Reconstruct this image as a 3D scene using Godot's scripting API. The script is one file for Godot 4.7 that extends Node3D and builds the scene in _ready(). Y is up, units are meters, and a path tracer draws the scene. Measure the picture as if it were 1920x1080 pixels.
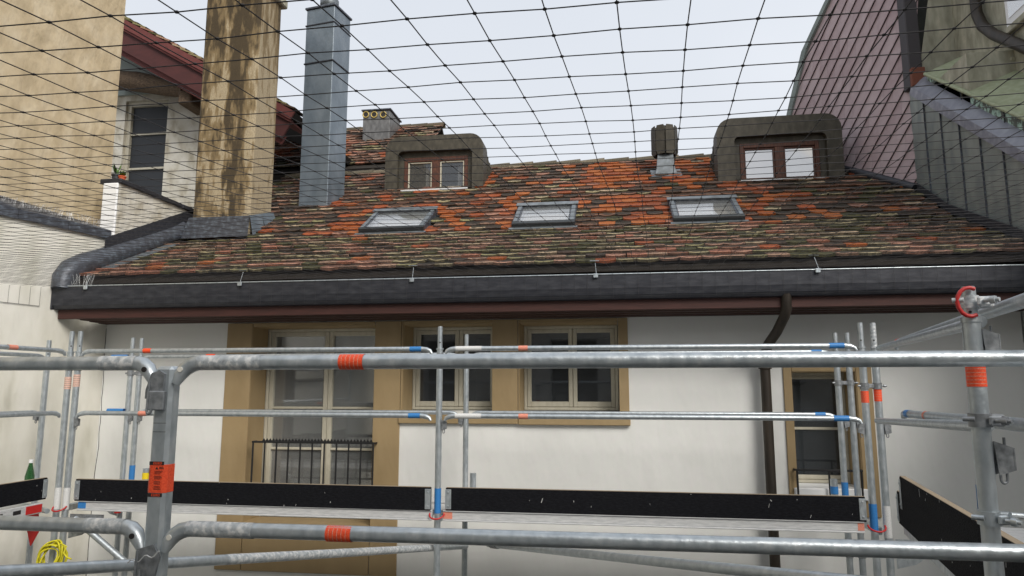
extends Node3D
# Courtyard seen from a scaffold: tiled house under a safety net, scaffolds round the court.

const F := 1300.0
const CAM := Vector3(0, 6, 0)
var cam_basis: Basis
var M := {}
var used := {}
var rng := RandomNumberGenerator.new()

# ---------------------------------------------------------------- pixels of the photograph to directions
func ray(px: float, py: float) -> Vector3:
	return cam_basis * Vector3((px - 960.0) / F, -(py - 540.0) / F, -1.0)
func on_plane(px: float, py: float, p: Vector3, n: Vector3) -> Vector3:
	var d := ray(px, py)
	return CAM + d * ((p - CAM).dot(n) / d.dot(n))
func on_z(px: float, py: float, z: float) -> Vector3:
	return on_plane(px, py, Vector3(0, 0, z), Vector3(0, 0, 1))
func on_x(px: float, py: float, x: float) -> Vector3:
	return on_plane(px, py, Vector3(x, 0, 0), Vector3(1, 0, 0))

# ---------------------------------------------------------------- mesh helpers
func begin() -> SurfaceTool:
	var st := SurfaceTool.new()
	st.begin(Mesh.PRIMITIVE_TRIANGLES)
	return st
func tri(st: SurfaceTool, a: Vector3, b: Vector3, c: Vector3, na: Vector3, nb: Vector3, nc: Vector3) -> void:
	if (b - a).cross(c - a).dot(na + nb + nc) > 0.0:
		var t := b; b = c; c = t
		t = nb; nb = nc; nc = t
	st.set_normal(na); st.set_uv(Vector2(a.x + a.z, a.y)); st.add_vertex(a)
	st.set_normal(nb); st.set_uv(Vector2(b.x + b.z, b.y)); st.add_vertex(b)
	st.set_normal(nc); st.set_uv(Vector2(c.x + c.z, c.y)); st.add_vertex(c)
func quad(st: SurfaceTool, a: Vector3, b: Vector3, c: Vector3, d: Vector3, n: Vector3) -> void:
	tri(st, a, b, c, n, n, n)
	tri(st, a, c, d, n, n, n)
# box with chamfered edges; e is the chamfer
func box(st: SurfaceTool, c: Vector3, s: Vector3, b := Basis(), e := 0.0) -> void:
	var h := s * 0.5
	if e <= 0.0:
		for ax in 3:
			for sg in [-1.0, 1.0]:
				var n := Vector3.ZERO; n[ax] = sg
				var u := Vector3.ZERO; u[(ax + 1) % 3] = 1
				var v := Vector3.ZERO; v[(ax + 2) % 3] = 1
				var o := n * h[ax]
				u *= h[(ax + 1) % 3]; v *= h[(ax + 2) % 3]
				quad(st, c + b * (o - u - v), c + b * (o + u - v), c + b * (o + u + v), c + b * (o - u + v), b * n)
		return
	e = minf(e, minf(h.x, minf(h.y, h.z)) * 0.9)
	var corner := func(sx: float, sy: float, sz: float, ax: int) -> Vector3:
		var p := Vector3(sx * (h.x - e), sy * (h.y - e), sz * (h.z - e))
		p[ax] += e * [sx, sy, sz][ax]
		return c + b * p
	for ax in 3:
		var a1 := (ax + 1) % 3
		var a2 := (ax + 2) % 3
		for sg in [-1.0, 1.0]:
			var pts := []
			for q in [[-1.0, -1.0], [1.0, -1.0], [1.0, 1.0], [-1.0, 1.0]]:
				var v := Vector3.ZERO
				v[ax] = sg; v[a1] = q[0]; v[a2] = q[1]
				pts.append(corner.call(v.x, v.y, v.z, ax))
			var n := Vector3.ZERO; n[ax] = sg
			quad(st, pts[0], pts[1], pts[2], pts[3], b * n)
			for s2 in [-1.0, 1.0]:
				var p2 := []
				for s3 in [-1.0, 1.0]:
					var v := Vector3.ZERO
					v[ax] = sg; v[a1] = s2; v[a2] = s3
					p2.append(corner.call(v.x, v.y, v.z, ax)); p2.append(corner.call(v.x, v.y, v.z, a1))
				var n2 := Vector3.ZERO; n2[ax] = sg; n2[a1] = s2
				quad(st, p2[0], p2[1], p2[3], p2[2], (b * n2).normalized())
	for sx in [-1.0, 1.0]:
		for sy in [-1.0, 1.0]:
			for sz in [-1.0, 1.0]:
				var n := (b * Vector3(sx, sy, sz)).normalized()
				tri(st, corner.call(sx, sy, sz, 0), corner.call(sx, sy, sz, 1), corner.call(sx, sy, sz, 2), n, n, n)
func bar(st: SurfaceTool, x0: float, x1: float, y0: float, y1: float, z0: float, z1: float, e := 0.0) -> void:
	box(st, Vector3(x0 + x1, y0 + y1, z0 + z1) * 0.5, Vector3(absf(x1 - x0), absf(y1 - y0), absf(z1 - z0)), Basis(), e)
# round tube along points; r a number or an array
func tube(st: SurfaceTool, pts: Array, r, sides := 12, caps := true) -> void:
	var n := pts.size()
	var t0: Vector3 = (pts[1] - pts[0]).normalized()
	var u := t0.cross(Vector3.UP if absf(t0.y) < 0.9 else Vector3.RIGHT).normalized()
	var rings := []
	var norms := []
	for i in n:
		var p: Vector3 = pts[i]
		var t: Vector3
		if i == 0: t = (pts[1] - pts[0]).normalized()
		elif i == n - 1: t = (pts[n - 1] - pts[n - 2]).normalized()
		else: t = ((pts[i] - pts[i - 1]).normalized() + (pts[i + 1] - pts[i]).normalized()).normalized()
		u = (u - t * u.dot(t)).normalized()
		var v := t.cross(u)
		var rr: float = r[i] if r is Array else r
		var ring := []
		var nr := []
		for k in sides:
			var a := TAU * k / sides
			var d := u * cos(a) + v * sin(a)
			nr.append(d); ring.append(p + d * rr)
		rings.append(ring); norms.append(nr)
	for i in n - 1:
		for k in sides:
			var k2 := (k + 1) % sides
			tri(st, rings[i][k], rings[i + 1][k], rings[i + 1][k2], norms[i][k], norms[i + 1][k], norms[i + 1][k2])
			tri(st, rings[i][k], rings[i + 1][k2], rings[i][k2], norms[i][k], norms[i + 1][k2], norms[i][k2])
	if caps:
		for e in [0, n - 1]:
			var t: Vector3 = (pts[0] - pts[1]).normalized() if e == 0 else (pts[n - 1] - pts[n - 2]).normalized()
			for k in sides:
				tri(st, pts[e], rings[e][k], rings[e][(k + 1) % sides], t, t, t)
# flat slab: outline in space, front along normal n, thickness t behind it
func slab(st: SurfaceTool, pts: Array, n: Vector3, t: float) -> void:
	n = n.normalized()
	var u := n.cross(Vector3.UP if absf(n.y) < 0.9 else Vector3.RIGHT).normalized()
	var v := n.cross(u)
	var flat := PackedVector2Array()
	for p in pts: flat.append(Vector2(p.dot(u), p.dot(v)))
	var idx := Geometry2D.triangulate_polygon(flat)
	var m: Vector3 = Vector3.ZERO
	for p in pts: m += p
	m /= pts.size()
	for i in range(0, idx.size(), 3):
		tri(st, pts[idx[i]], pts[idx[i + 1]], pts[idx[i + 2]], n, n, n)
		tri(st, pts[idx[i]] - n * t, pts[idx[i + 1]] - n * t, pts[idx[i + 2]] - n * t, -n, -n, -n)
	var area := 0.0
	for i in flat.size():
		area += flat[i].cross(flat[(i + 1) % flat.size()])
	for i in pts.size():
		var a: Vector3 = pts[i]
		var b: Vector3 = pts[(i + 1) % pts.size()]
		var o := (b - a).cross(n).normalized()
		var d := (flat[(i + 1) % flat.size()] - flat[i])
		var out2 := Vector2(d.y, -d.x) * signf(area)
		var o3 := u * out2.x + v * out2.y
		if o.dot(o3) < 0: o = -o
		quad(st, a, b, b - n * t, a - n * t, o)
# profile in the (z, y) plane swept along x
func extrude_x(st: SurfaceTool, prof: Array, x0: float, x1: float, closed := true) -> void:
	var m := prof.size()
	var c := Vector2.ZERO
	for p in prof: c += p
	c /= m
	for i in (m if closed else m - 1):
		var a: Vector2 = prof[i]
		var b: Vector2 = prof[(i + 1) % m]
		var d := b - a
		var n2 := Vector2(d.y, -d.x).normalized()
		if n2.dot((a + b) * 0.5 - c) < 0: n2 = -n2
		quad(st, Vector3(x0, a.y, a.x), Vector3(x1, a.y, a.x), Vector3(x1, b.y, b.x), Vector3(x0, b.y, b.x), Vector3(0, n2.y, n2.x))
	if closed:
		var f := PackedVector2Array(prof)
		var idx := Geometry2D.triangulate_polygon(f)
		for s in [[x0, -1.0], [x1, 1.0]]:
			for i in range(0, idx.size(), 3):
				var q := []
				for k in 3:
					var p: Vector2 = prof[idx[i + k]]
					q.append(Vector3(s[0], p.y, p.x))
				var n := Vector3(s[1], 0, 0)
				tri(st, q[0], q[1], q[2], n, n, n)

# ---------------------------------------------------------------- node helpers
func free_name(parent: Node, called: String) -> String:
	var key := str(parent.get_instance_id()) + called
	var k: int = used.get(key, 0)
	used[key] = k + 1
	return called if k == 0 else "%s_%03d" % [called, k]
func node(called: String, parent: Node = self, at := Vector3.ZERO) -> Node3D:
	var o := Node3D.new()
	o.name = free_name(parent, called)
	parent.add_child(o, true)
	o.position = at
	return o
func obj(st: SurfaceTool, called: String, mat, parent: Node = self) -> MeshInstance3D:
	var o := MeshInstance3D.new()
	o.name = free_name(parent, called)
	o.mesh = st.commit()
	o.mesh.surface_set_material(0, M[mat] if mat is String else mat)
	parent.add_child(o, true)
	return o
func put(mesh: Mesh, called: String, parent: Node, xf: Transform3D) -> MeshInstance3D:
	var o := MeshInstance3D.new()
	o.name = free_name(parent, called)
	o.mesh = mesh
	parent.add_child(o, true)
	o.transform = xf
	return o
func tag(o: Node, label: String, category: String, group := "") -> Node:
	o.set_meta("label", label)
	o.set_meta("category", category)
	if group: o.set_meta("group", group)
	return o
func text(words: String, size: float, at: Transform3D, mat: String, parent: Node) -> void:
	var t := TextMesh.new()
	var f := SystemFont.new()
	f.font_names = PackedStringArray(["Droid Sans"])
	f.font_weight = 700
	t.font = f
	t.text = words
	t.font_size = 64
	t.pixel_size = size / 64.0
	t.depth = 0.0004
	t.curve_step = 4.0
	t.material = M[mat]
	var o := MeshInstance3D.new()
	o.mesh = t
	o.name = free_name(parent, "lettering")
	parent.add_child(o, true)
	o.transform = at

# ---------------------------------------------------------------- materials
func ntex(freq: float, stops: Array, sd: int, size := 512, kind := FastNoiseLite.TYPE_SIMPLEX, oct := 5) -> NoiseTexture2D:
	var n := FastNoiseLite.new()
	n.seed = sd
	n.noise_type = kind
	n.frequency = freq
	n.fractal_octaves = oct
	var t := NoiseTexture2D.new()
	t.width = size; t.height = size
	t.seamless = true
	t.noise = n
	var g := Gradient.new()
	var offs := PackedFloat32Array()
	var cols := PackedColorArray()
	for s in stops:
		offs.append(s[0]); cols.append(s[1])
	g.offsets = offs; g.colors = cols
	t.color_ramp = g
	return t
func bump(freq: float, sd: int, strength: float, size := 512) -> NoiseTexture2D:
	var n := FastNoiseLite.new()
	n.seed = sd
	n.frequency = freq
	n.fractal_octaves = 5
	var t := NoiseTexture2D.new()
	t.width = size; t.height = size
	t.seamless = true
	t.as_normal_map = true
	t.bump_strength = strength
	t.noise = n
	return t
func lin(r: float, g: float, b: float) -> Color:
	return Color(r, g, b).linear_to_srgb()
func mat(called: String, col: Color, rough := 0.8, metal := 0.0) -> StandardMaterial3D:
	var m := StandardMaterial3D.new()
	m.albedo_color = col
	m.roughness = rough
	m.metallic = metal
	m.cull_mode = BaseMaterial3D.CULL_DISABLED
	M[called] = m
	return m
func tmat(called: String, tex: Texture2D, scale: Vector3, rough := 0.8, metal := 0.0, nm: Texture2D = null, ns := 0.5) -> StandardMaterial3D:
	var m := mat(called, Color.WHITE, rough, metal)
	m.albedo_texture = tex
	m.uv1_triplanar = true
	m.uv1_world_triplanar = true
	m.uv1_scale = scale
	if nm:
		m.normal_enabled = true
		m.normal_texture = nm
		m.normal_scale = ns
	return m
func materials() -> void:
	var nfine := bump(0.06, 3, 6.0)
	var ngrain := bump(0.03, 4, 5.0)
	# facade plaster: pale grey white with faint blotches
	tmat("plaster", ntex(0.012, [[0.0, lin(.69, .695, .675)], [0.5, lin(.725, .73, .71)], [1.0, lin(.755, .76, .74)]], 11, 512, FastNoiseLite.TYPE_SIMPLEX, 3), Vector3(.16, .07, .16), .92, 0, nfine, .045)
	tmat("plaster_left", ntex(0.014, [[0.0, lin(.50, .48, .40)], [0.25, lin(.65, .63, .55)], [0.55, lin(.72, .70, .63)], [1.0, lin(.76, .74, .68)]], 12), Vector3(.3, .09, .3), .92, 0, nfine, .07)
	tmat("plaster_beige", ntex(0.02, [[0.0, lin(.44, .355, .225)], [0.35, lin(.53, .43, .28)], [0.6, lin(.57, .47, .315)], [1.0, lin(.62, .53, .38)]], 13), Vector3(.3, .16, .3), .95, 0, ngrain, .30)
	tmat("plaster_old", ntex(0.02, [[0.0, lin(.35, .31, .23)], [0.4, lin(.58, .55, .47)], [1.0, lin(.68, .66, .60)]], 14), Vector3(.3, .2, .3), .95, 0, nfine, .2)
	mat("white_paint", lin(.78, .79, .80), .7)
	tmat("chimney_stain", ntex(0.013, [[0.0, lin(.05, .034, .018)], [0.3, lin(.10, .07, .036)], [0.42, lin(.19, .14, .075)], [0.54, lin(.32, .255, .155)], [0.72, lin(.43, .37, .26)], [1.0, lin(.33, .29, .21)]], 21, 512, FastNoiseLite.TYPE_SIMPLEX, 6), Vector3(.42, .15, .30), .95, 0, ngrain, .45)
	tmat("ochre", ntex(0.02, [[0.0, lin(.30, .215, .110)], [0.5, lin(.325, .235, .122)], [1.0, lin(.35, .255, .135)]], 15, 512, FastNoiseLite.TYPE_SIMPLEX, 3), Vector3(.3, .1, .3), .6, 0, nfine, .05)
	tmat("frame_cream", ntex(0.03, [[0.0, lin(.46, .43, .34)], [1.0, lin(.54, .51, .42)]], 16), Vector3(1, .4, 1), .55)
	tmat("red_wood", ntex(0.03, [[0.0, lin(.036, .011, .008)], [1.0, lin(.06, .018, .013)]], 17), Vector3(.2, 2, 1), .7)
	tmat("barge_red", ntex(0.03, [[0.0, lin(.11, .025, .022)], [1.0, lin(.16, .038, .032)]], 18), Vector3(.4, 1, 1), .7)
	tmat("red_deep", ntex(0.03, [[0.0, lin(.055, .012, .011)], [1.0, lin(.08, .018, .016)]], 57, 256), Vector3(.4, 1, 1), .7)
	tmat("dark_soffit", ntex(0.03, [[0.0, lin(.03, .012, .008)], [1.0, lin(.055, .02, .014)]], 19), Vector3(.2, 1, 1), .8)
	tmat("gutter_metal", ntex(0.02, [[0.0, lin(.022, .024, .032)], [0.5, lin(.035, .037, .046)], [1.0, lin(.055, .058, .068)]], 22), Vector3(.5, 1.5, 1.5), .5, .3)
	tmat("lead", ntex(0.02, [[0.0, lin(.045, .05, .062)], [0.5, lin(.075, .082, .10)], [0.8, lin(.12, .14, .17)], [1.0, lin(.20, .26, .30)]], 23), Vector3(1, 1, 1), .45, .35, nfine, .3)
	tmat("lead_pale", ntex(0.015, [[0.0, lin(.10, .115, .125)], [0.5, lin(.15, .17, .185)], [1.0, lin(.22, .25, .28)]], 24), Vector3(1, 1, 1), .45, .3)
	tmat("zinc", ntex(0.012, [[0.0, lin(.115, .145, .175)], [0.5, lin(.15, .185, .22)], [1.0, lin(.20, .235, .27)]], 25), Vector3(.5, .25, .5), .4, .25, nfine, .08)
	tmat("dormer_metal", ntex(0.02, [[0.0, lin(.035, .031, .022)], [0.5, lin(.055, .049, .035)], [1.0, lin(.085, .075, .056)]], 26), Vector3(.9, .5, .9), .6, .15)
	tmat("chimney_sheet", ntex(0.02, [[0.0, lin(.10, .10, .10)], [1.0, lin(.20, .20, .20)]], 27), Vector3(.9, .5, .9), .5, .3)
	tmat("brown_wood", ntex(0.04, [[0.0, lin(.04, .012, .006)], [0.6, lin(.08, .024, .011)], [1.0, lin(.15, .065, .032)]], 28), Vector3(2, .5, 1), .6)
	tmat("copper_dark", ntex(0.02, [[0.0, lin(.02, .017, .013)], [0.6, lin(.04, .031, .024)], [1.0, lin(.065, .05, .036)]], 29), Vector3(1, .15, 1), .5, .3)
	# galvanised steel
	var galv := tmat("galv", ntex(0.03, [[0.0, lin(.36, .40, .43)], [0.45, lin(.47, .515, .545)], [0.75, lin(.54, .58, .605)], [1.0, lin(.68, .70, .71)]], 31, 512, FastNoiseLite.TYPE_SIMPLEX, 6), Vector3(1.1, .6, 1.1), .42, .72, nfine, .10)
	galv.roughness_texture = ntex(0.05, [[0.0, Color(.28, .28, .28)], [1.0, Color(.50, .50, .50)]], 32)
	galv.roughness = 1.0
	tmat("galv_dark", ntex(0.04, [[0.0, lin(.16, .17, .18)], [0.5, lin(.26, .275, .29)], [1.0, lin(.37, .385, .40)]], 33), Vector3(1.3, 1.3, 1.3), .45, .55, nfine, .08)
	tmat("galv_worn", ntex(0.035, [[0.0, lin(.22, .235, .25)], [0.3, lin(.40, .435, .46)], [0.56, lin(.47, .50, .52)], [0.64, lin(.68, .69, .69)], [1.0, lin(.76, .76, .75)]], 34), Vector3(1.6, 1.6, 1.6), .5, .35, nfine, .2)
	tmat("alu", ntex(0.02, [[0.0, lin(.56, .57, .58)], [0.6, lin(.68, .69, .70)], [1.0, lin(.76, .76, .76)]], 35), Vector3(.8, 4, 2), .45, .4)
	tmat("board_black", ntex(0.03, [[0.0, lin(.0045, .0045, .006)], [0.6, lin(.008, .0085, .011)], [0.93, lin(.013, .0135, .016)], [1.0, lin(.10, .10, .10)]], 36), Vector3(1.2, 5, 1.2), .82, 0, nfine, .3).metallic_specular = .25
	mat("wood_edge", lin(.30, .24, .17), .8)
	tmat("orange", ntex(0.05, [[0.0, lin(.62, .05, .014)], [0.5, lin(.80, .075, .02)], [0.86, lin(.86, .12, .04)], [1.0, lin(.80, .42, .32)]], 37), Vector3(5, 5, 5), .5)
	tmat("orange_faded", ntex(0.06, [[0.0, lin(.62, .10, .06)], [0.6, lin(.66, .26, .18)], [1.0, lin(.72, .58, .50)]], 38), Vector3(6, 6, 6), .6)
	tmat("label_pale", ntex(0.06, [[0.0, lin(.62, .30, .22)], [0.5, lin(.68, .46, .38)], [1.0, lin(.72, .62, .56)]], 56, 256), Vector3(6, 6, 6), .6)
	mat("ink", lin(.015, .012, .012), .6)
	tmat("blue_paint", ntex(0.05, [[0.0, lin(.02, .14, .40)], [0.8, lin(.035, .21, .52)], [1.0, lin(.25, .33, .40)]], 39), Vector3(6, 6, 6), .5)
	tmat("white_wear", ntex(0.05, [[0.0, lin(.25, .26, .27)], [0.4, lin(.62, .63, .63)], [1.0, lin(.74, .74, .73)]], 40), Vector3(6, 5, 6), .6)
	mat("red_wire", lin(.45, .02, .02), .4)
	mat("red_cap", lin(.50, .015, .012), .5)
	mat("black_iron", lin(.012, .012, .013), .5)
	mat("net_cord", lin(.035, .033, .036), .7)
	mat("yellow_rope", lin(.62, .56, .02), .6)
	mat("yellow_plastic", lin(.75, .55, .01), .5)
	mat("steel_bright", lin(.70, .71, .72), .35, .5)
	mat("underlay", lin(.018, .014, .010), .95)
	mat("interior", lin(.20, .18, .16), .95)
	mat("curtain", lin(.36, .37, .37), .9)
	mat("leaf", lin(.10, .22, .03), .7)
	mat("terracotta", lin(.50, .09, .03), .8)
	tmat("moss", ntex(0.06, [[0.0, lin(.05, .065, .012)], [1.0, lin(.14, .15, .03)]], 41), Vector3(3, 3, 3), .95)
	tmat("old_beam", ntex(0.04, [[0.0, lin(.03, .02, .014)], [0.5, lin(.12, .08, .05)], [1.0, lin(.28, .21, .14)]], 42), Vector3(.6, 4, 4), .9, 0, ngrain, 1.0)
	mat("pale_board", lin(.34, .40, .38), .8)
	mat("shutter_dark", lin(.022, .026, .032), .6)
	mat("ring_brass", lin(.50, .38, .12), .5, .3)
	for k in 4:
		var d: float = [-.03, 0.0, .015, .03][k]
		tmat("slate_pink_%d" % k, ntex(0.02, [[0.0, lin(.40 + d, .305 + d, .32 + d)], [1.0, lin(.50 + d, .40 + d, .415 + d)]], 43 + k, 256), Vector3(1, 1, 1), .75)
	tmat("seam_grey", ntex(0.012, [[0.0, lin(.20, .23, .23)], [0.5, lin(.27, .295, .275)], [1.0, lin(.35, .375, .345)]], 48), Vector3(.7, .3, .7), .45, .3)
	tmat("seam_dark", ntex(0.02, [[0.0, lin(.02, .024, .026)], [1.0, lin(.035, .04, .043)]], 49, 256), Vector3(1, 1, 1), .5, .3)
	tmat("band_violet", ntex(0.015, [[0.0, lin(.20, .205, .25)], [0.6, lin(.27, .275, .32)], [1.0, lin(.37, .38, .42)]], 50), Vector3(1, 1, 1), .45, .3)
	tmat("patina", ntex(0.022, [[0.0, lin(.06, .065, .055)], [0.42, lin(.10, .115, .095)], [0.52, lin(.24, .36, .30)], [0.7, lin(.36, .52, .44)], [1.0, lin(.42, .55, .48)]], 51), Vector3(1.1, .8, 1.1), .7, .1)
	tmat("copper_pale", ntex(0.02, [[0.0, lin(.24, .27, .16)], [0.6, lin(.33, .36, .23)], [1.0, lin(.42, .46, .33)]], 52), Vector3(1, 1, 1), .7, .1)
	tmat("concrete", ntex(0.014, [[0.0, lin(.26, .25, .19)], [0.4, lin(.34, .33, .255)], [0.7, lin(.41, .395, .31)], [1.0, lin(.52, .48, .37)]], 53), Vector3(.9, .3, .9), .95, 0, ngrain, .35)
	var gd := mat("glass_dark", Color(.3, .32, .34, .25), .03)
	gd.transparency = BaseMaterial3D.TRANSPARENCY_ALPHA
	gd.metallic = .06
	gd.metallic_specular = .7
	mat("corner_brown", lin(.055, .05, .055), .6, .2)
	tmat("verge_grey", ntex(0.02, [[0.0, lin(.16, .19, .18)], [1.0, lin(.26, .31, .29)]], 58, 256), Vector3(.6, .6, .6), .6, .1)
	mat("rust", lin(.18, .06, .035), .8)
	mat("court_stone", lin(.22, .21, .20), .95)
	tmat("ground", ntex(0.03, [[0.0, lin(.12, .115, .11)], [1.0, lin(.22, .21, .20)]], 54), Vector3(.5, .5, .5), .95)
	# tiles: the colour of each tile is in its vertices, the texture adds lichen grain
	var tl := tmat("tile", ntex(0.045, [[0.0, Color(.32, .31, .28)], [0.42, Color(.72, .70, .66)], [0.62, Color(1, 1, 1)], [1.0, Color(1, 1, .95)]], 55), Vector3(3.1, 3.1, 3.1), .95, 0, ngrain, 1.2)
	tl.vertex_color_use_as_albedo = true
	# glass
	var g := mat("glass", Color(.9, .92, .92, .05), .02)
	g.transparency = BaseMaterial3D.TRANSPARENCY_ALPHA
	var g2 := mat("glass_sky", Color(.88, .88, .88, .5), .03)
	g2.transparency = BaseMaterial3D.TRANSPARENCY_ALPHA
	g2.metallic = .65
	var gb := mat("bottle_glass", Color(.02, .33, .12, .75), .1)
	gb.transparency = BaseMaterial3D.TRANSPARENCY_ALPHA

# ---------------------------------------------------------------- the roof's shape
const A1 := 24.0
const A2 := 32.0
const EAVE := Vector3(0, 7.042, -6.0)
const L1 := 1.629
const L2 := 2.95
func roof_frame(s: float) -> Basis:   # x along the eave, y up the slope, z out of the roof
	var a := deg_to_rad(A1 if s < L1 - .01 else A2)
	return Basis(Vector3(1, 0, 0), Vector3(0, sin(a), -cos(a)), Vector3(0, cos(a), sin(a)))
func roof_at(x: float, s: float) -> Vector3:
	var a := deg_to_rad(A1)
	var b := deg_to_rad(A2)
	if s <= L1: return EAVE + Vector3(x, s * sin(a), -s * cos(a))
	return EAVE + Vector3(x, L1 * sin(a) + (s - L1) * sin(b), -L1 * cos(a) - (s - L1) * cos(b))

# one clay plain tile, its nib end lower than its tail; tail end rounded
func tile_mesh(top: Color, edge: Color, w: float, seed_: int) -> ArrayMesh:
	var r := RandomNumberGenerator.new()
	r.seed = seed_
	var st := begin()
	var L := .27
	var th := .019 + r.randf() * .007
	var curve := .018 + r.randf() * .022
	var n := 6
	var tail := []
	var head := []
	var crown := (r.randf() - .4) * .010
	for i in n + 1:
		var u := float(i) / n * 2.0 - 1.0
		var jag := (r.randf() - .5) * .006
		tail.append(Vector3(u * w * .5, curve * u * u + jag, .047 + crown * (1 - u * u)))
		head.append(Vector3(u * w * .5, L, .014))
	var mid := []
	var wear := []
	var bare := r.randf_range(.14, .34)
	for i in n + 1:
		mid.append(tail[i].lerp(head[i], .52) + Vector3(0, 0, (r.randf() - .5) * .004))
		wear.append(tail[i].lerp(head[i], clampf(bare + r.randf_range(-.11, .11), .03, .46)))
	var dn := Vector3(0, 0, -th)
	var f := func(a: Vector3, b: Vector3, c: Vector3, d: Vector3, nn: Vector3, ca: Color, cc: Color) -> void:
		for q in [[a, b, c, ca, ca, cc], [a, c, d, ca, cc, cc]]:
			var p0: Vector3 = q[0]; var p1: Vector3 = q[1]; var p2: Vector3 = q[2]
			var c1: Color = q[4]; var c2: Color = q[5]
			if (p1 - p0).cross(p2 - p0).dot(nn) > 0:
				var t := p1; p1 = p2; p2 = t
				var tc := c1; c1 = c2; c2 = tc
			st.set_normal(nn); st.set_color(q[3]); st.add_vertex(p0)
			st.set_normal(nn); st.set_color(c1); st.add_vertex(p1)
			st.set_normal(nn); st.set_color(c2); st.add_vertex(p2)
	for i in n:
		var nn: Vector3 = (tail[i + 1] - tail[i]).cross(mid[i] - tail[i]).normalized()
		var bc := edge * (0.8 + .3 * r.randf())
		bc.a = 1
		f.call(tail[i], tail[i + 1], wear[i + 1], wear[i], nn, bc, bc)
		f.call(wear[i], wear[i + 1], mid[i + 1], mid[i], nn, top, top)
		f.call(mid[i], mid[i + 1], head[i + 1], head[i], nn, top, top)
		var en := Vector3(0, -1, 0)
		var e2 := top.lerp(edge, r.randf_range(.05, .45))  # front edge pulled towards the mossy top colour, its shade painted in
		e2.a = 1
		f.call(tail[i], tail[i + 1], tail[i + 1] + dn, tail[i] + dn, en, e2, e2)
		f.call(tail[i] + dn, tail[i + 1] + dn, head[i + 1] + dn, head[i] + dn, Vector3(0, 0, -1), edge, top)
	f.call(tail[0], head[0], head[0] + dn, tail[0] + dn, Vector3(-1, 0, 0), edge, edge)
	f.call(tail[n], head[n], head[n] + dn, tail[n] + dn, Vector3(1, 0, 0), edge, edge)
	var m := st.commit()
	m.surface_set_material(0, M["tile"])
	return m
var tiles := {}
func make_tiles() -> void:
	rng.seed = 71
	# kinds: top face colour, edge colour (lichen-covered faces, tail ends of rubbed clay; front edges darkened by moss and painted shade)
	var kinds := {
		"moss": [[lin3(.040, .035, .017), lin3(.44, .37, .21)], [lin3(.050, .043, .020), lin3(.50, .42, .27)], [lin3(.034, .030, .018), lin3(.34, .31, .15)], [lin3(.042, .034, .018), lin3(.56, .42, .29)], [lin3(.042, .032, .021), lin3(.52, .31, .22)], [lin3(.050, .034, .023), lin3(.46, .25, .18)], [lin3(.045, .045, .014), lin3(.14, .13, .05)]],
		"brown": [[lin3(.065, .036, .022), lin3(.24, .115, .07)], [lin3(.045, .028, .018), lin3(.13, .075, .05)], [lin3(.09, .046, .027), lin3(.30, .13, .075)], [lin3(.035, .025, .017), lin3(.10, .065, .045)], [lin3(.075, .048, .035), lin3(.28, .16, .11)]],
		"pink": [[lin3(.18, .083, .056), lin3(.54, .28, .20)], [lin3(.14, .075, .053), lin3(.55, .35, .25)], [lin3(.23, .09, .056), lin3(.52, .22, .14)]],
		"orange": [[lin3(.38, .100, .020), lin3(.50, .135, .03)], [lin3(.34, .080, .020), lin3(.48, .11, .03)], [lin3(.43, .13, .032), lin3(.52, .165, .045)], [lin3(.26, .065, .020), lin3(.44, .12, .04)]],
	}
	for k in kinds:
		tiles[k] = []
		for c in kinds[k]:
			for v in 3:
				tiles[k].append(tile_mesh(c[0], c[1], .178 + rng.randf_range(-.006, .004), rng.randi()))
func lin3(r: float, g: float, b: float) -> Color:
	return Color(r, g, b)
func pick(k: String) -> Mesh:
	return tiles[k][rng.randi() % tiles[k].size()]

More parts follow.
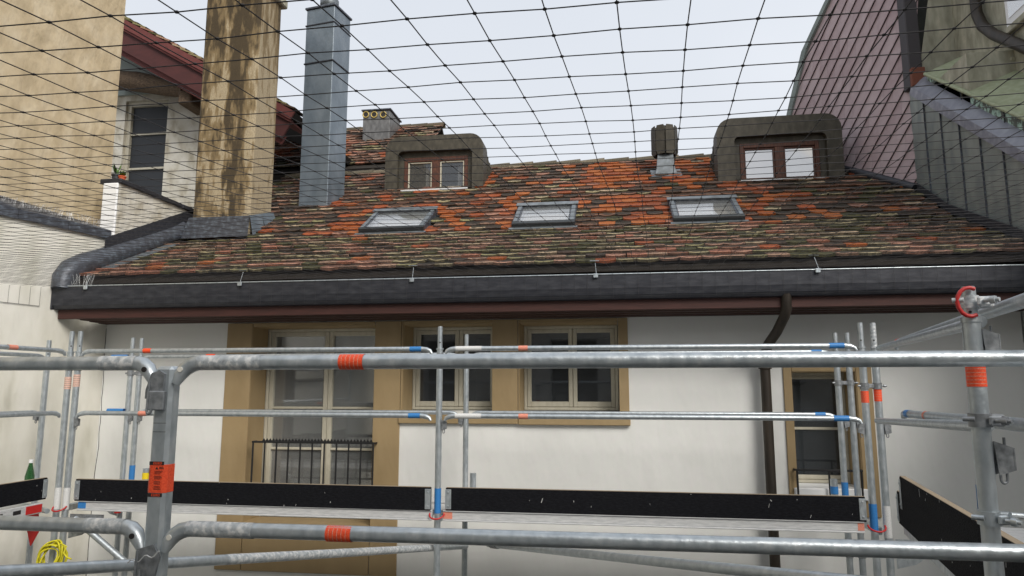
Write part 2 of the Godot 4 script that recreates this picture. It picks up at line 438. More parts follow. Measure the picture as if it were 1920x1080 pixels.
# ---------------------------------------------------------------- build
func _ready() -> void:
	var cam := Camera3D.new()
	cam.name = "camera"
	cam.position = CAM
	cam.rotation = Vector3(deg_to_rad(8.1), deg_to_rad(8.5), 0)
	cam.fov = rad_to_deg(2.0 * atan(540.0 / F))
	cam.near = .05
	cam.far = 400
	add_child(cam)
	cam_basis = cam.basis
	var we := WorldEnvironment.new()
	we.name = "world_environment"
	var env := Environment.new()
	var sm := ProceduralSkyMaterial.new()
	sm.sky_top_color = lin(.355, .38, .42)
	sm.sky_horizon_color = lin(.425, .44, .465)
	sm.sky_curve = .25
	sm.ground_bottom_color = Color(.35, .34, .33)
	sm.ground_horizon_color = Color(.6, .6, .6)
	sm.sun_angle_max = 0.0
	var cn := FastNoiseLite.new()
	cn.seed = 9
	cn.frequency = .006
	var ct := NoiseTexture2D.new()
	ct.width = 1024; ct.height = 512
	ct.seamless = true
	ct.noise = cn
	var cg := Gradient.new()
	cg.offsets = PackedFloat32Array([0.0, 1.0])
	cg.colors = PackedColorArray([Color(0, 0, 0, 1), Color(.33, .32, .31, 1)])
	ct.color_ramp = cg
	sm.sky_cover = ct
	sm.sky_cover_modulate = Color(1, 1, 1, .8)
	var sky := Sky.new()
	sky.sky_material = sm
	env.background_mode = Environment.BG_SKY
	env.sky = sky
	env.background_energy_multiplier = 1.0
	env.tonemap_mode = Environment.TONE_MAPPER_LINEAR
	env.tonemap_exposure = 2.0
	env.sdfgi_enabled = true
	env.ssao_enabled = true
	env.ssil_enabled = true
	we.environment = env
	add_child(we)
	var sun := DirectionalLight3D.new()
	sun.name = "sun"
	sun.light_energy = .5
	sun.light_angular_distance = 28.0
	sun.light_color = Color(1, .98, .95)
	sun.shadow_enabled = true
	sun.rotation = Vector3(deg_to_rad(-39), deg_to_rad(36), 0)
	add_child(sun)

	materials()
	make_tiles()
	print("materials")
	setting()
	main_house()
	print("house")
	left_house()
	gable_house()
	rear_house()
	right_house()
	opposite_house()
	print("houses")
	safety_net()
	facade_scaffold()
	left_scaffold()
	right_scaffold()
	near_scaffold()
	small_things()
	print("done")

func setting() -> void:
	var st := begin()
	quad(st, Vector3(-150, 0, 150), Vector3(150, 0, 150), Vector3(150, 0, -150), Vector3(-150, 0, -150), Vector3.UP)
	obj(st, "ground", "ground").set_meta("kind", "structure")

# wall facing +z with rectangular openings [x0, x1, y0, y1]; depth of the wall d
func wall_z(st: SurfaceTool, x0: float, x1: float, y0: float, y1: float, z: float, d: float, holes: Array) -> void:
	var xs := [x0, x1]
	var ys := [y0, y1]
	for h in holes:
		xs.append(h[0]); xs.append(h[1]); ys.append(h[2]); ys.append(h[3])
	xs.sort(); ys.sort()
	for i in xs.size() - 1:
		for j in ys.size() - 1:
			var cx: float = (xs[i] + xs[i + 1]) * .5
			var cy: float = (ys[j] + ys[j + 1]) * .5
			if xs[i + 1] - xs[i] < 1e-5 or ys[j + 1] - ys[j] < 1e-5: continue
			var skip := false
			for h in holes:
				if cx > h[0] and cx < h[1] and cy > h[2] and cy < h[3]: skip = true
			if skip: continue
			for s in [[z, 1.0], [z - d, -1.0]]:
				quad(st, Vector3(xs[i], ys[j], s[0]), Vector3(xs[i + 1], ys[j], s[0]), Vector3(xs[i + 1], ys[j + 1], s[0]), Vector3(xs[i], ys[j + 1], s[0]), Vector3(0, 0, s[1]))
	for h in holes + [[x0, x1, y0, y1]]:
		var sg := -1.0 if h[0] == x0 and h[1] == x1 else 1.0
		quad(st, Vector3(h[0], h[2], z), Vector3(h[0], h[3], z), Vector3(h[0], h[3], z - d), Vector3(h[0], h[2], z - d), Vector3(sg, 0, 0))
		quad(st, Vector3(h[1], h[2], z), Vector3(h[1], h[3], z), Vector3(h[1], h[3], z - d), Vector3(h[1], h[2], z - d), Vector3(-sg, 0, 0))
		quad(st, Vector3(h[0], h[2], z), Vector3(h[1], h[2], z), Vector3(h[1], h[2], z - d), Vector3(h[0], h[2], z - d), Vector3(0, sg, 0))
		quad(st, Vector3(h[0], h[3], z), Vector3(h[1], h[3], z), Vector3(h[1], h[3], z - d), Vector3(h[0], h[3], z - d), Vector3(0, -sg, 0))

# a two-casement window standing in an opening; rows are the y values of the glazing bars
func window(h: Node, called: String, x0: float, x1: float, y0: float, y1: float, z: float, xm: float, rows: Array, mt: String, sash: float, glass := "glass") -> Node3D:
	var w := node(called, h)
	var st := begin()
	var fr := .028
	bar(st, x0, x0 + fr, y0, y1, z - .06, z, .004)
	bar(st, x1 - fr, x1, y0, y1, z - .06, z, .004)
	bar(st, x0 + fr, x1 - fr, y1 - fr, y1, z - .06, z, .004)
	bar(st, x0 + fr, x1 - fr, y0, y0 + fr, z - .06, z, .004)
	obj(st, "frame", mt, w)
	for c in [[x0 + fr + .002, xm - .002], [xm + .002, x1 - fr - .002]]:
		st = begin()
		var a: float = c[0]
		var b: float = c[1]
		var zz := z - .012
		var lo := y0 + fr + .002
		var hi := y1 - fr - .002
		bar(st, a, a + sash, lo, hi, zz - .045, zz, .005)
		bar(st, b - sash, b, lo, hi, zz - .045, zz, .005)
		bar(st, a + sash, b - sash, hi - sash, hi, zz - .045, zz, .005)
		bar(st, a + sash, b - sash, lo, lo + sash * 1.3, zz - .045, zz, .005)
		obj(st, "casement", mt, w)
		for r in rows:
			st = begin()
			bar(st, a + sash, b - sash, r - .012, r + .012, zz - .04, zz - .006, .004)
			obj(st, "glazing_bar", mt, w)
		var ye := [lo + sash * 1.3] + rows + [hi - sash]
		for k in ye.size() - 1:
			st = begin()
			bar(st, a + sash, b - sash, ye[k] + (.012 if k > 0 else 0.0), ye[k + 1] - (.012 if k < ye.size() - 2 else 0.0), zz - .028, zz - .024)
			obj(st, "pane", glass, w)
			if glass == "glass":
				st = begin()
				bar(st, a + sash, b - sash, ye[k] + (.012 if k > 0 else 0.0), ye[k + 1] - (.012 if k < ye.size() - 2 else 0.0), zz - .044, zz - .040)
				obj(st, "inner_pane", glass, w)
	return w
func room(h: Node, x0: float, x1: float, y0: float, y1: float, z: float, d: float) -> void:
	# the dark room behind a window: five inner faces with thickness
	var st := begin()
	var t := .02
	bar(st, x0 - t, x1 + t, y0 - t, y1 + t, z - d - t, z - d)
	bar(st, x0 - t, x0, y0, y1, z - d, z)
	bar(st, x1, x1 + t, y0, y1, z - d, z)
	bar(st, x0 - t, x1 + t, y0 - t, y0, z - d, z)
	bar(st, x0 - t, x1 + t, y1, y1 + t, z - d, z)
	obj(st, "room", "interior", h)

func main_house() -> void:
	var h := node("courtyard_house", self, Vector3.ZERO)
	tag(h, "white plastered house with mossy clay tile roof, two dormers and ochre window surrounds", "house")
	var Z := -6.5
	var ZF := -6.8
	var o1 := [-3.60, -2.32, 4.70, 6.60]
	var o2 := [-2.03, -1.16, 5.77, 6.60]
	var o3 := [-.90, .022, 5.77, 6.60]
	var o4 := [1.535, 2.07, 5.13, 6.135]
	var st := begin()
	wall_z(st, -5.238, 3.44, 0, 6.76, Z, .42, [o1, o2, o3, o4])
	obj(st, "wall", "plaster", h)
	# crack in the corner
	# surrounds: flat ochre boards, proud of the plaster, cut round the openings
	var zp := Z + .018
	var s1 := node("window_surround", h)
	for b in [[-3.872, -3.600, 4.26, 6.632], [-2.320, -2.052, 4.26, 6.632], [-3.597, -2.323, 6.60, 6.632], [-3.597, -2.323, 4.26, 4.68]]:
		st = begin(); bar(st, b[0] + .002, b[1] - .002, b[2], b[3], Z - .002, zp, .004); obj(st, "board", "ochre", s1)
	st = begin(); bar(st, -3.60, -3.596, 4.70, 6.60, ZF, Z + .014); obj(st, "reveal", "ochre", s1)
	st = begin(); bar(st, -3.592, -2.324, 6.594, 6.598, ZF, Z + .014); obj(st, "reveal", "ochre", s1)
	st = begin(); bar(st, -3.66, -2.28, 4.655, 4.705, ZF, Z + .055, .006); obj(st, "sill", "ochre", s1)
	var s2 := node("window_surround", h)
	for b in [[-2.050, -2.03, 5.75, 6.632], [-1.16, -.915, 5.75, 6.632], [-2.03, -1.16, 6.60, 6.632]]:
		st = begin(); bar(st, b[0] + .001, b[1] - .001, b[2], b[3], Z - .002, zp, .003); obj(st, "board", "ochre", s2)
	st = begin(); bar(st, -2.03, -2.026, 5.77, 6.60, ZF, Z + .012); obj(st, "reveal", "ochre", s2)
	st = begin(); bar(st, -2.024, -1.164, 6.594, 6.598, ZF, Z + .012); obj(st, "reveal", "ochre", s2)
	st = begin(); bar(st, -2.06, -.912, 5.655, 5.748, ZF, Z + .04, .006); obj(st, "sill", "ochre", s2)
	var s3 := node("window_surround", h)
	for b in [[-.912, -.90, 5.75, 6.632], [.022, .112, 5.75, 6.632], [-.90, .022, 6.60, 6.632]]:
		st = begin(); bar(st, b[0] + .001, b[1] - .001, b[2], b[3], Z - .002, zp, .003); obj(st, "board", "ochre", s3)
	st = begin(); bar(st, -.90, -.896, 5.77, 6.60, ZF, Z + .012); obj(st, "reveal", "ochre", s3)
	st = begin(); bar(st, -.894, .018, 6.594, 6.598, ZF, Z + .012); obj(st, "reveal", "ochre", s3)
	st = begin(); bar(st, -.908, .118, 5.65, 5.748, ZF, Z + .045, .006); obj(st, "sill", "ochre", s3)
	var s4 := node("window_surround", h)
	for b in [[1.462, 1.535, 4.9, 6.21], [2.07, 2.20, 4.9, 6.21], [1.535, 2.07, 6.135, 6.21]]:
		st = begin(); bar(st, b[0] + .001, b[1] - .001, b[2], b[3], Z - .002, zp, .003); obj(st, "board", "ochre", s4)
	st = begin(); bar(st, 2.066, 2.07, 5.13, 6.135, ZF, Z + .012); obj(st, "reveal", "ochre", s4)
	st = begin(); bar(st, 1.539, 2.064, 6.129, 6.133, ZF, Z + .012); obj(st, "reveal", "ochre", s4)
	st = begin(); bar(st, 1.50, 2.10, 5.04, 5.135, ZF, Z + .05, .006); obj(st, "sill", "white_paint", s4)
	# windows
	window(h, "french_window", -3.594, -2.325, 4.706, 6.594, ZF, -2.925, [5.375, 5.785, 6.20], "frame_cream", .045)
	room(h, -3.62, -2.30, 4.6, 6.7, ZF - .13, 3.2)
	window(h, "window", -2.026, -1.165, 5.775, 6.594, ZF, -1.555, [6.24], "frame_cream", .04, "glass_dark")
	room(h, -2.05, -1.14, 5.7, 6.7, ZF - .13, 3.2)
	window(h, "window", -.896, .017, 5.775, 6.594, ZF, -.42, [6.24], "frame_cream", .04, "glass_dark")
	room(h, -.92, .04, 5.7, 6.7, ZF - .13, 3.2)
	window(h, "french_window", 1.54, 2.066, 5.136, 6.129, ZF, 2.03, [5.62], "frame_cream", .03, "glass_dark")
	room(h, 1.5, 2.1, 5.0, 6.2, ZF - .13, 3.2)
	# blinds hanging high in the tall window
	st = begin()
	for k in 2: bar(st, -3.50 + k * .60, -2.98 + k * .58, 6.22, 6.55, ZF - .12, ZF - .115)
	obj(st, "curtain", "curtain", h)
	# railings
	juliet(h, on_z(473, 828, -6.42).x, on_z(702, 828, -6.42).x, 5.02, on_z(590, 828, -6.42).y, 10, true)
	juliet(h, on_z(1492, 880, -6.42).x, on_z(1617, 880, -6.42).x, 4.95, on_z(1550, 880, -6.42).y, 2, false)
	# eave: boarded soffit, fascia, gutter
	var ev := node("eave", h)
	for k in 4:
		st = begin()
		var z0 := Z + .005 + k * .125
		bar(st, -5.238, 3.435, 6.638 + k * .006, 6.662 + k * .006, z0, z0 + .121, .004)
		obj(st, "soffit_board", "dark_soffit", ev)
	st = begin(); bar(st, -5.345, 3.435, 6.647, 6.76, -5.995, -5.965, .005); obj(st, "fascia", "red_wood", ev)
	var prof := []
	for k in 9:
		var a := PI * (k / 8.0) * .62
		prof.append(Vector2(-5.965 + .075 * sin(a * 1.1), 6.735 + .225 * (k / 8.0)))
	prof = [Vector2(-5.96, 6.735), Vector2(-5.925, 6.742), Vector2(-5.902, 6.775), Vector2(-5.893, 6.83), Vector2(-5.893, 6.95), Vector2(-5.905, 6.95), Vector2(-5.905, 6.83), Vector2(-5.915, 6.785), Vector2(-5.935, 6.76), Vector2(-5.96, 6.755)]
	var gt := node("gutter", h)
	st = begin(); extrude_x(st, prof, -5.36, 3.435); obj(st, "trough", "gutter_metal", gt)
	st = begin(); tube(st, [Vector3(-5.36, 6.957, -5.89), Vector3(3.435, 6.945, -5.89)], .0055, 10); obj(st, "rolled_lip", "galv", gt)
	st = begin(); bar(st, -5.375, -5.36, 6.735, 6.96, -6.0, -5.893, .006); obj(st, "end_cap", "gutter_metal", gt)
	for p in [[163, 526], [451, 521], [773, 518], [1117, 513], [1533, 506]]:
		var c := on_z(p[0], p[1], -5.885)
		c.y = 6.947
		st = begin()
		box(st, c + Vector3(0, -.010, .012), Vector3(.04, .036, .012), Basis(), .003)
		tube(st, [c + Vector3(.005, .01, .01), c + Vector3(.0, .06, -.02), c + Vector3(-.005, .11, -.05)], .0028, 6)
		tube(st, [c + Vector3(-.05, .13, -.052), c + Vector3(.03, .128, -.05)], .003, 6)
		obj(st, "net_clip", "galv", gt)
	# bird spikes at the end of the gutter
	st = begin()
	rng.seed = 5
	for k in 22:
		var b := Vector3(-5.25 + k * .013, 6.95, -5.92)
		tube(st, [b, b + Vector3(rng.randf_range(-.03, .03), .12, rng.randf_range(-.06, .05))], .0016, 4, false)
	obj(st, "bird_spikes", "steel_bright", gt)
	# downpipe
	var dp := node("downpipe", h)
	st = begin()
	var top := Vector3(1.40, 6.76, -5.95)
	tube(st, [top, top + Vector3(0, -.12, -.01), Vector3(1.39, 6.58, -6.0), Vector3(1.345, 6.46, -6.1), Vector3(1.30, 6.36, -6.25), Vector3(1.295, 6.28, -6.37), Vector3(1.295, 6.18, -6.40)], .042, 18)
	obj(st, "swan_neck", "copper_dark", dp)
	st = begin(); tube(st, [Vector3(1.295, 6.2, -6.40), Vector3(1.295, .1, -6.40)], .043, 18); obj(st, "pipe", "copper_dark", dp)
	st = begin(); tube(st, [Vector3(1.295, 6.195, -6.40), Vector3(1.295, 6.155, -6.40)], .056, 18); obj(st, "pipe_clip", "copper_dark", dp)
	roof(h)
	chimney(h)
	flue(h)
	vent(h)
	dormer(h, -3.14, -1.745, 8.62, 9.47, -9.0, [-2.885, -1.975, 8.70, 9.18], true, "glass_dark")
	dormer(h, 1.33, 2.845, 8.50, 9.40, -8.8, [1.62, 2.585, 8.575, 9.08], false, "glass_sky")
	skylight(h, -2.90, -2.13, "glass")
	skylight(h, -1.12, -.42, "glass")
	skylight(h, .64, 1.385, "glass")

func juliet(h: Node, x0: float, x1: float, y0: float, y1: float, n: int, spiky: bool) -> void:
	var r := node("balcony_railing", h)
	var z := -6.42
	var st := begin()
	bar(st, x0, x1, y1 - .018, y1, z - .012, z + .012, .003)
	for x in [x0, x1]: bar(st, x - .008, x + .008, y1 - .018, y1 - .002, z - .012, Z_WALL)
	obj(st, "top_rail", "black_iron", r)
	st = begin(); bar(st, x0, x1, y0, y0 + .018, z - .01, z + .01, .003); obj(st, "bottom_rail", "black_iron", r)
	for k in n + 1:
		st = begin()
		var x := lerpf(x0 + .01, x1 - .01, float(k) / n)
		tube(st, [Vector3(x, y0, z), Vector3(x, y1 - .01, z)], .009, 8)
		obj(st, "baluster", "black_iron", r)
	if spiky:
		st = begin()
		var m := 34
		for k in m:
			var x := lerpf(x0 + .12, x1, float(k) / m)
			var w := (x1 - x0) / m * .5
			slab(st, [Vector3(x - w, y1, z + .002), Vector3(x + w, y1, z + .002), Vector3(x, y1 + .028, z + .002)], Vector3(0, 0, 1), .004)
		obj(st, "cresting", "black_iron", r)
const Z_WALL := -6.5

const SKY_S := [[-2.93, -2.10], [-1.15, -.39], [.61, 1.415]]
func covered(x: float, s: float) -> bool:
	for k in SKY_S:
		if x > k[0] + .05 and x < k[1] - .05 and s > L1 + .0 and s < L1 + .64: return true
	if x > -3.05 and x < -1.85 and s > 3.6: return true
	if x > 1.45 and x < 2.75 and s > 3.35: return true
	if x > -5.0 and x < -4.35 and s > 1.85 and s < 2.25: return true
	if x > -4.15 and x < -3.7 and s > 3.0 and s < 3.2: return true
	return false
func roof(h: Node) -> void:
	var rf := node("roof", h)
	var st := begin()
	var xl := -5.28
	var xr := 3.42
	var a := roof_at(0, 0.03)
	var b := roof_at(0, L1)
	var c := roof_at(0, L1 + L2)
	extrude_x(st, [Vector2(a.z, a.y - .012), Vector2(b.z, b.y - .012), Vector2(c.z, c.y - .012), Vector2(c.z - .02, c.y - .2), Vector2(c.z - 2.2, c.y - 1.6), Vector2(c.z - 2.2, 6.80), Vector2(-6.93, 6.80), Vector2(-6.93, 6.9), Vector2(a.z, a.y - .06)], xl, xr)
	obj(st, "roof_deck", "underlay", rf)
	rng.seed = 1234
	var cl := FastNoiseLite.new()
	cl.seed = 77
	cl.frequency = .9
	var fine := FastNoiseLite.new()
	fine.seed = 78
	fine.frequency = 2.4
	var rest := begin()
	var e := .1629
	var rows := int((L1 + L2) / e)
	var count := 0
	for j in rows:
		var s := j * e
		var x := -5.14 + (.09 if j % 2 else 0.0)
		while x < 3.44:
			var xx := x + rng.randf_range(-.004, .004)
			x += .181
			if s > L1 and xx < -5.05: continue
			if covered(xx, s + .1): continue
			var k := "moss"
			var f := fine.get_noise_2d(xx * 1.0, s * 1.6)
			var f2 := cl.get_noise_2d(xx, s * 1.3)
			if s < L1 - .02:
				if rng.randf() < .035 + maxf(0.0, f2) * .05: k = "orange"
				elif rng.randf() < .10 + (0.16 if j < 2 else 0.0) + maxf(0.0, -(xx + 3.0)) * .06: k = "pink"
				elif rng.randf() < .13: k = "brown"
			else:
				# relaid clay round the skylights and up the middle
				var o := -.12 + f2 * .9 + f * .5
				if s < L1 + 1.05 and xx > -3.4 and xx < 2.3: o += .38
				if xx > -.7 and xx < 1.5 and s > L1 + 1.0: o += .34
				if xx < -3.2: o -= .2
				if xx > 2.2: o -= .25
				o += rng.randf_range(-.48, .48)
				if o > .24: k = "orange"
				elif o > .05: k = "pink" if rng.randf() < .3 else "brown"
				elif rng.randf() < .62: k = "brown"
			var fr := roof_frame(s + .05)
			var xf := Transform3D(fr * Basis(Vector3(0, 0, 1), rng.randf_range(-.025, .025)) * Basis(Vector3(1, 0, 0), rng.randf_range(-.012, .03)), roof_at(xx, s) + fr.z * rng.randf_range(.0, .008))
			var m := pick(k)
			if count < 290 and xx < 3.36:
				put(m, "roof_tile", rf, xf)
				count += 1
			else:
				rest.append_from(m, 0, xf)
	var o := MeshInstance3D.new()
	o.name = "upper_roof_tiles"
	o.mesh = rest.commit()
	o.mesh.surface_set_material(0, M["tile"])
	o.set_meta("kind", "stuff")
	rf.add_child(o, true)
	# ridge tiles
	var rx := -5.1
	var k := 0
	var rt := [ridge_tile(lin3(.17, .15, .11), 3), ridge_tile(lin3(.22, .19, .14), 4), ridge_tile(lin3(.14, .12, .085), 5)]
	while rx < 3.4:
		var p := roof_at(rx, L1 + L2 - .02)
		put(rt[k % 3], "ridge_tile", rf, Transform3D(Basis(Vector3(0, 0, 1), .035 + rng.randf_range(-.01, .01)), p + Vector3(0, .005, -.02)))
		rx += .355
		k += 1
	# rounded lead roll up the left verge and its upstand against the party wall
	var pts := [Vector3(-5.285, 6.93, -5.93), Vector3(-5.285, 7.04, -5.95), Vector3(-5.275, 7.13, -6.01), Vector3(-5.26, 7.21, -6.14)]
	for k2 in 8:
		pts.append(roof_at(-5.22, .30 + k2 * .22) + roof_frame(.2).z * .105)
	st = begin(); tube(st, pts, [.10, .115, .12, .118, .112, .108, .105, .102, .10, .10, .10, .10], 20)
	obj(st, "verge_roll", "lead", rf)
	st = begin()
	var f0 := roof_frame(.5)
	slab(st, [roof_at(-5.12, .25) + f0.z * .05, roof_at(-4.98, .25) + f0.z * .047, roof_at(-4.98, 1.35) + f0.z * .047, roof_at(-5.12, 1.35) + f0.z * .05], f0.z, .006)
	obj(st, "verge_flashing", "lead_pale", rf)
	st = begin()
	slab(st, [roof_at(-5.19, .35) + Vector3(0, .16, 0), roof_at(-5.19, .35) + Vector3(0, .34, 0), roof_at(-5.19, 2.1) + Vector3(0, .30, 0), roof_at(-5.19, 2.1) + Vector3(0, .05, 0)], Vector3(1, 0, 0), .004)
	obj(st, "wall_flashing", "gutter_metal", rf)
	# dark flashing along the neighbour on the right
	st = begin()
	for q in [[.2, L1], [L1, 2.45]]:
		var p0 := roof_at(3.40, q[0]) + Vector3(0, .05, 0)
		var p1 := roof_at(3.40, q[1]) + Vector3(0, .05, 0)
		slab(st, [p0, p1, p1 + Vector3(0, .09, 0), p0 + Vector3(0, .09, 0)], Vector3(-1, 0, 0), .012)
	obj(st, "side_flashing", "gutter_metal", rf)
func ridge_tile(c: Color, sd: int) -> Mesh:
	var st := begin()
	var r := .085
	var L := .38
	var n := 8
	st.set_color(c)
	for i in n:
		var a0 := PI * i / n
		var a1 := PI * (i + 1) / n
		for ends in [[0.0, L]]:
			var p := []
			for q in [[0.0, a0, r], [0.0, a1, r], [L, a1, r * 1.12], [L, a0, r * 1.12]]:
				p.append(Vector3(q[0], sin(q[1]) * q[2] - .02, cos(q[1]) * q[2]))
			var nn := Vector3(0, sin((a0 + a1) * .5), cos((a0 + a1) * .5))
			quad(st, p[0], p[1], p[2], p[3], nn)
			var dn := nn * -.015
			quad(st, p[0] + dn, p[1] + dn, p[2] + dn, p[3] + dn, -nn)
			quad(st, p[2], p[3], p[3] + dn, p[2] + dn, Vector3(1, 0, 0))
			quad(st, p[0], p[1], p[1] + dn, p[0] + dn, Vector3(-1, 0, 0))
	var m := st.commit()
	m.surface_set_material(0, M["tile"])
	return m

func chimney(h: Node) -> void:
	var c := node("chimney", h)
	c.set_meta("label", "tall plastered chimney streaked with brown stains")
	var st := begin()
	var x0 := -5.075; var x1 := -4.32; var z0 := -7.56; var z1 := -8.12
	# shaft with worn edges, a little uneven
	var n := 14
	var sd := FastNoiseLite.new(); sd.seed = 6; sd.frequency = .8
	var uvq := func(q: Array, u0: float, u1: float, va: float, vb: float, nn: Vector3) -> void:
		var uv := [Vector2(u0, va), Vector2(u1, va), Vector2(u1, vb), Vector2(u0, vb)]
		for t in [[0, 1, 2], [0, 2, 3]]:
			if (q[t[1]] - q[t[0]]).cross(q[t[2]] - q[t[0]]).dot(nn) > 0: t = [t[0], t[2], t[1]]
			for i in t:
				st.set_normal(nn); st.set_uv(uv[i]); st.add_vertex(q[i])
	var cs := func(y: float) -> Array:
		var d := sd.get_noise_1d(y * 2.0) * .012
		var e := .035
		return [Vector3(x0 + d, y, z0 - e), Vector3(x0 + e, y, z0 + d * .5), Vector3(x1 - e, y, z0 - d * .5), Vector3(x1 - d, y, z0 - e), Vector3(x1 - d, y, z1 + e), Vector3(x1 - e, y, z1), Vector3(x0 + e, y, z1), Vector3(x0 + d, y, z1 + e)]
	# the print is laid out once round the shaft: front left half, right side right half
	var us := [.0, .03, .47, .50, .90, .93, 1.37, 1.4]
	for k in n:
		var ta := float(k) / n
		var tb := float(k + 1) / n
		var A: Array = cs.call(lerpf(7.4, 11.02, ta))
		var B: Array = cs.call(lerpf(7.4, 11.02, tb))
		for i in 8:
			var nn: Vector3 = (A[(i + 1) % 8] - A[i]).cross(Vector3.UP).normalized()
			var mid: Vector3 = (A[i] + A[(i + 1) % 8]) * .5 - Vector3((x0 + x1) / 2, A[0].y, (z0 + z1) / 2)
			if nn.dot(mid) < 0: nn = -nn
			uvq.call([A[i], A[(i + 1) % 8], B[(i + 1) % 8], B[i]], us[i], us[i] + .03 if i % 2 == 0 else us[i] + .44, 1 - ta, 1 - tb, nn)
	obj(st, "shaft", chimney_material(), c)
	st = begin(); bar(st, x0 - .05, x1 + .05, 11.02, 11.14, z1 - .05, z0 + .05, .015); obj(st, "cap", "concrete", c)
	st = begin()
	rng.seed = 17
	for k in 60:
		var p := Vector3(x1 - .14 + rng.randf_range(-.10, .12), 11.02, z0 + .03)
		tube(st, [p, p + Vector3(rng.randf_range(-.02, .02), -rng.randf_range(.05, .2), rng.randf_range(0, .05))], [.008, .002], 4, false)
	obj(st, "moss_tuft", "moss", c)
	# lead apron: flared at the foot
	st = begin()
	var yt := 8.03
	quad(st, Vector3(x0 - .02, yt, z0 + .02), Vector3(x1 + .02, yt, z0 + .02), Vector3(x1 + .05, 7.76, z0 + .10), Vector3(x0 - .05, 7.76, z0 + .10), Vector3(0, .2, 1).normalized())
	quad(st, Vector3(x0 - .05, 7.76, z0 + .10), Vector3(x1 + .05, 7.76, z0 + .10), Vector3(x1 + .06, 7.735, z0 + .20), Vector3(x0 - .06, 7.735, z0 + .20), Vector3(0, 1, .3).normalized())
	quad(st, Vector3(x0 - .02, yt, z0 + .02), Vector3(x1 + .02, yt, z0 + .02), Vector3(x1 + .02, yt, z0 - .01), Vector3(x0 - .02, yt, z0 - .01), Vector3.UP)
	obj(st, "apron", "lead", c)
	for q in 2:
		st = begin()
		var za := z0 + .02 - q * .28
		var zb := za - .276
		var ra := 7.80 + q * .175
		quad(st, Vector3(x1 + .022, yt + q * .09, za), Vector3(x1 + .022, yt + .09 + q * .09, zb), Vector3(x1 + .07, ra + .12, zb), Vector3(x1 + .07, ra - .02, za), Vector3(1, .2, .1).normalized())
		quad(st, Vector3(x1 + .022, yt + q * .09, za), Vector3(x1 + .022, yt + .09 + q * .09, zb), Vector3(x1 - .01, yt + .09 + q * .09, zb), Vector3(x1 - .01, yt + q * .09, za), Vector3.UP)
		obj(st, "side_flashing", "zinc", c)

func chimney_material() -> StandardMaterial3D:
	# limewash with brown soot runs and flaked patches, as they sit on the two visible sides
	var W := 512
	var H := 768
	var im := Image.create(W, H, false, Image.FORMAT_RGB8)
	var n1 := FastNoiseLite.new(); n1.seed = 5; n1.frequency = .012; n1.fractal_octaves = 5
	var n2 := FastNoiseLite.new(); n2.seed = 6; n2.frequency = .035; n2.fractal_octaves = 5
	var n3 := FastNoiseLite.new(); n3.seed = 7; n3.frequency = .15; n3.fractal_octaves = 3
	for y in H:
		var v := 1.0 - float(y) / H
		for x in W:
			var u := float(x) / W
			var a := n1.get_noise_2d(x * 1.6, y * .55)
			var b := n2.get_noise_2d(x * 1.2, y * .6)
			var g := n3.get_noise_2d(x, y)
			var st: float
			if u < .5:
				var f := u * 2.0
				st = .42 + a * .9 + b * .5
				st += .55 * exp(-pow((f - .68 + a * .12) / .16, 2.0))
				st += .25 * exp(-pow((f - .05) / .12, 2.0))
				st += .35 * smoothstep(.62, .95, v)
				st -= .45 * smoothstep(.80, .95, f) * smoothstep(.8, .5, v)
				st -= .30 * exp(-pow((f - .38 + b * .2) / .15, 2.0)) * smoothstep(.6, .35, v)
			else:
				var f := (u - .5) * 2.0
				st = .02 + a * .55 + b * .4 + .4 * smoothstep(.55, .95, v) + .3 * smoothstep(.6, .85, f) * smoothstep(.25, .6, v)
			st = clampf(st, 0, 1)
			var base := Vector3(.36, .298, .198) * (1.0 + g * .12)
			var mid := Vector3(.205, .150, .078)
			var drk := Vector3(.06, .044, .024)
			var c := base.lerp(mid, smoothstep(.1, .5, st)).lerp(drk, smoothstep(.45, 1.0, st))
			c *= 1.0 + g * .18 + b * .12
			im.set_pixel(x, y, lin(c.x, c.y, c.z))
	var m := StandardMaterial3D.new()
	m.albedo_texture = ImageTexture.create_from_image(im)
	m.roughness = .95
	m.cull_mode = BaseMaterial3D.CULL_DISABLED
	return m
func flue(h: Node) -> void:
	var c := node("metal_flue", h)
	c.set_meta("label", "tall square blue grey zinc flue on the roof")
	var ys := [8.15, 10.42, 10.98, 11.22]
	var b := Basis(Vector3.UP, deg_to_rad(-9))
	var ctr := Vector3(-3.93, 0, -8.72)
	var sz := .44
	for k in 3:
		var st := begin()
		var g := .006 * (k % 2)
		box(st, ctr + Vector3(0, (ys[k] + ys[k + 1]) * .5, 0), Vector3(sz + g, ys[k + 1] - ys[k] - .004, .42 + g), b, .006)
		obj(st, "casing", "zinc", c)
	for y in [10.42, 10.98]:
		var st := begin(); box(st, ctr + Vector3(0, y, 0), Vector3(sz + .025, .02, .445), b, .004); obj(st, "joint_rim", "gutter_metal", c)
	var st := begin(); box(st, ctr + Vector3(0, 11.235, 0), Vector3(sz + .04, .03, .46), b, .004); obj(st, "lid", "lead", c)
	st = begin(); tube(st, [ctr + Vector3(0, 11.25, 0), ctr + Vector3(0, 11.36, 0), ctr + Vector3(0, 11.37, 0), ctr + Vector3(0, 11.44, 0)], [.10, .10, .13, .13], 20); obj(st, "pipe_end", "lead_pale", c)
	st = begin()
	for s in [-1.0, 1.0]:
		box(st, ctr + Vector3(0, 8.31, 0) + b * Vector3(0, -.02 * s, .26 * s), Vector3(sz + .14, .006, .12), b * Basis(Vector3(1, 0, 0), deg_to_rad(30)))
	obj(st, "flashing", "zinc", c)

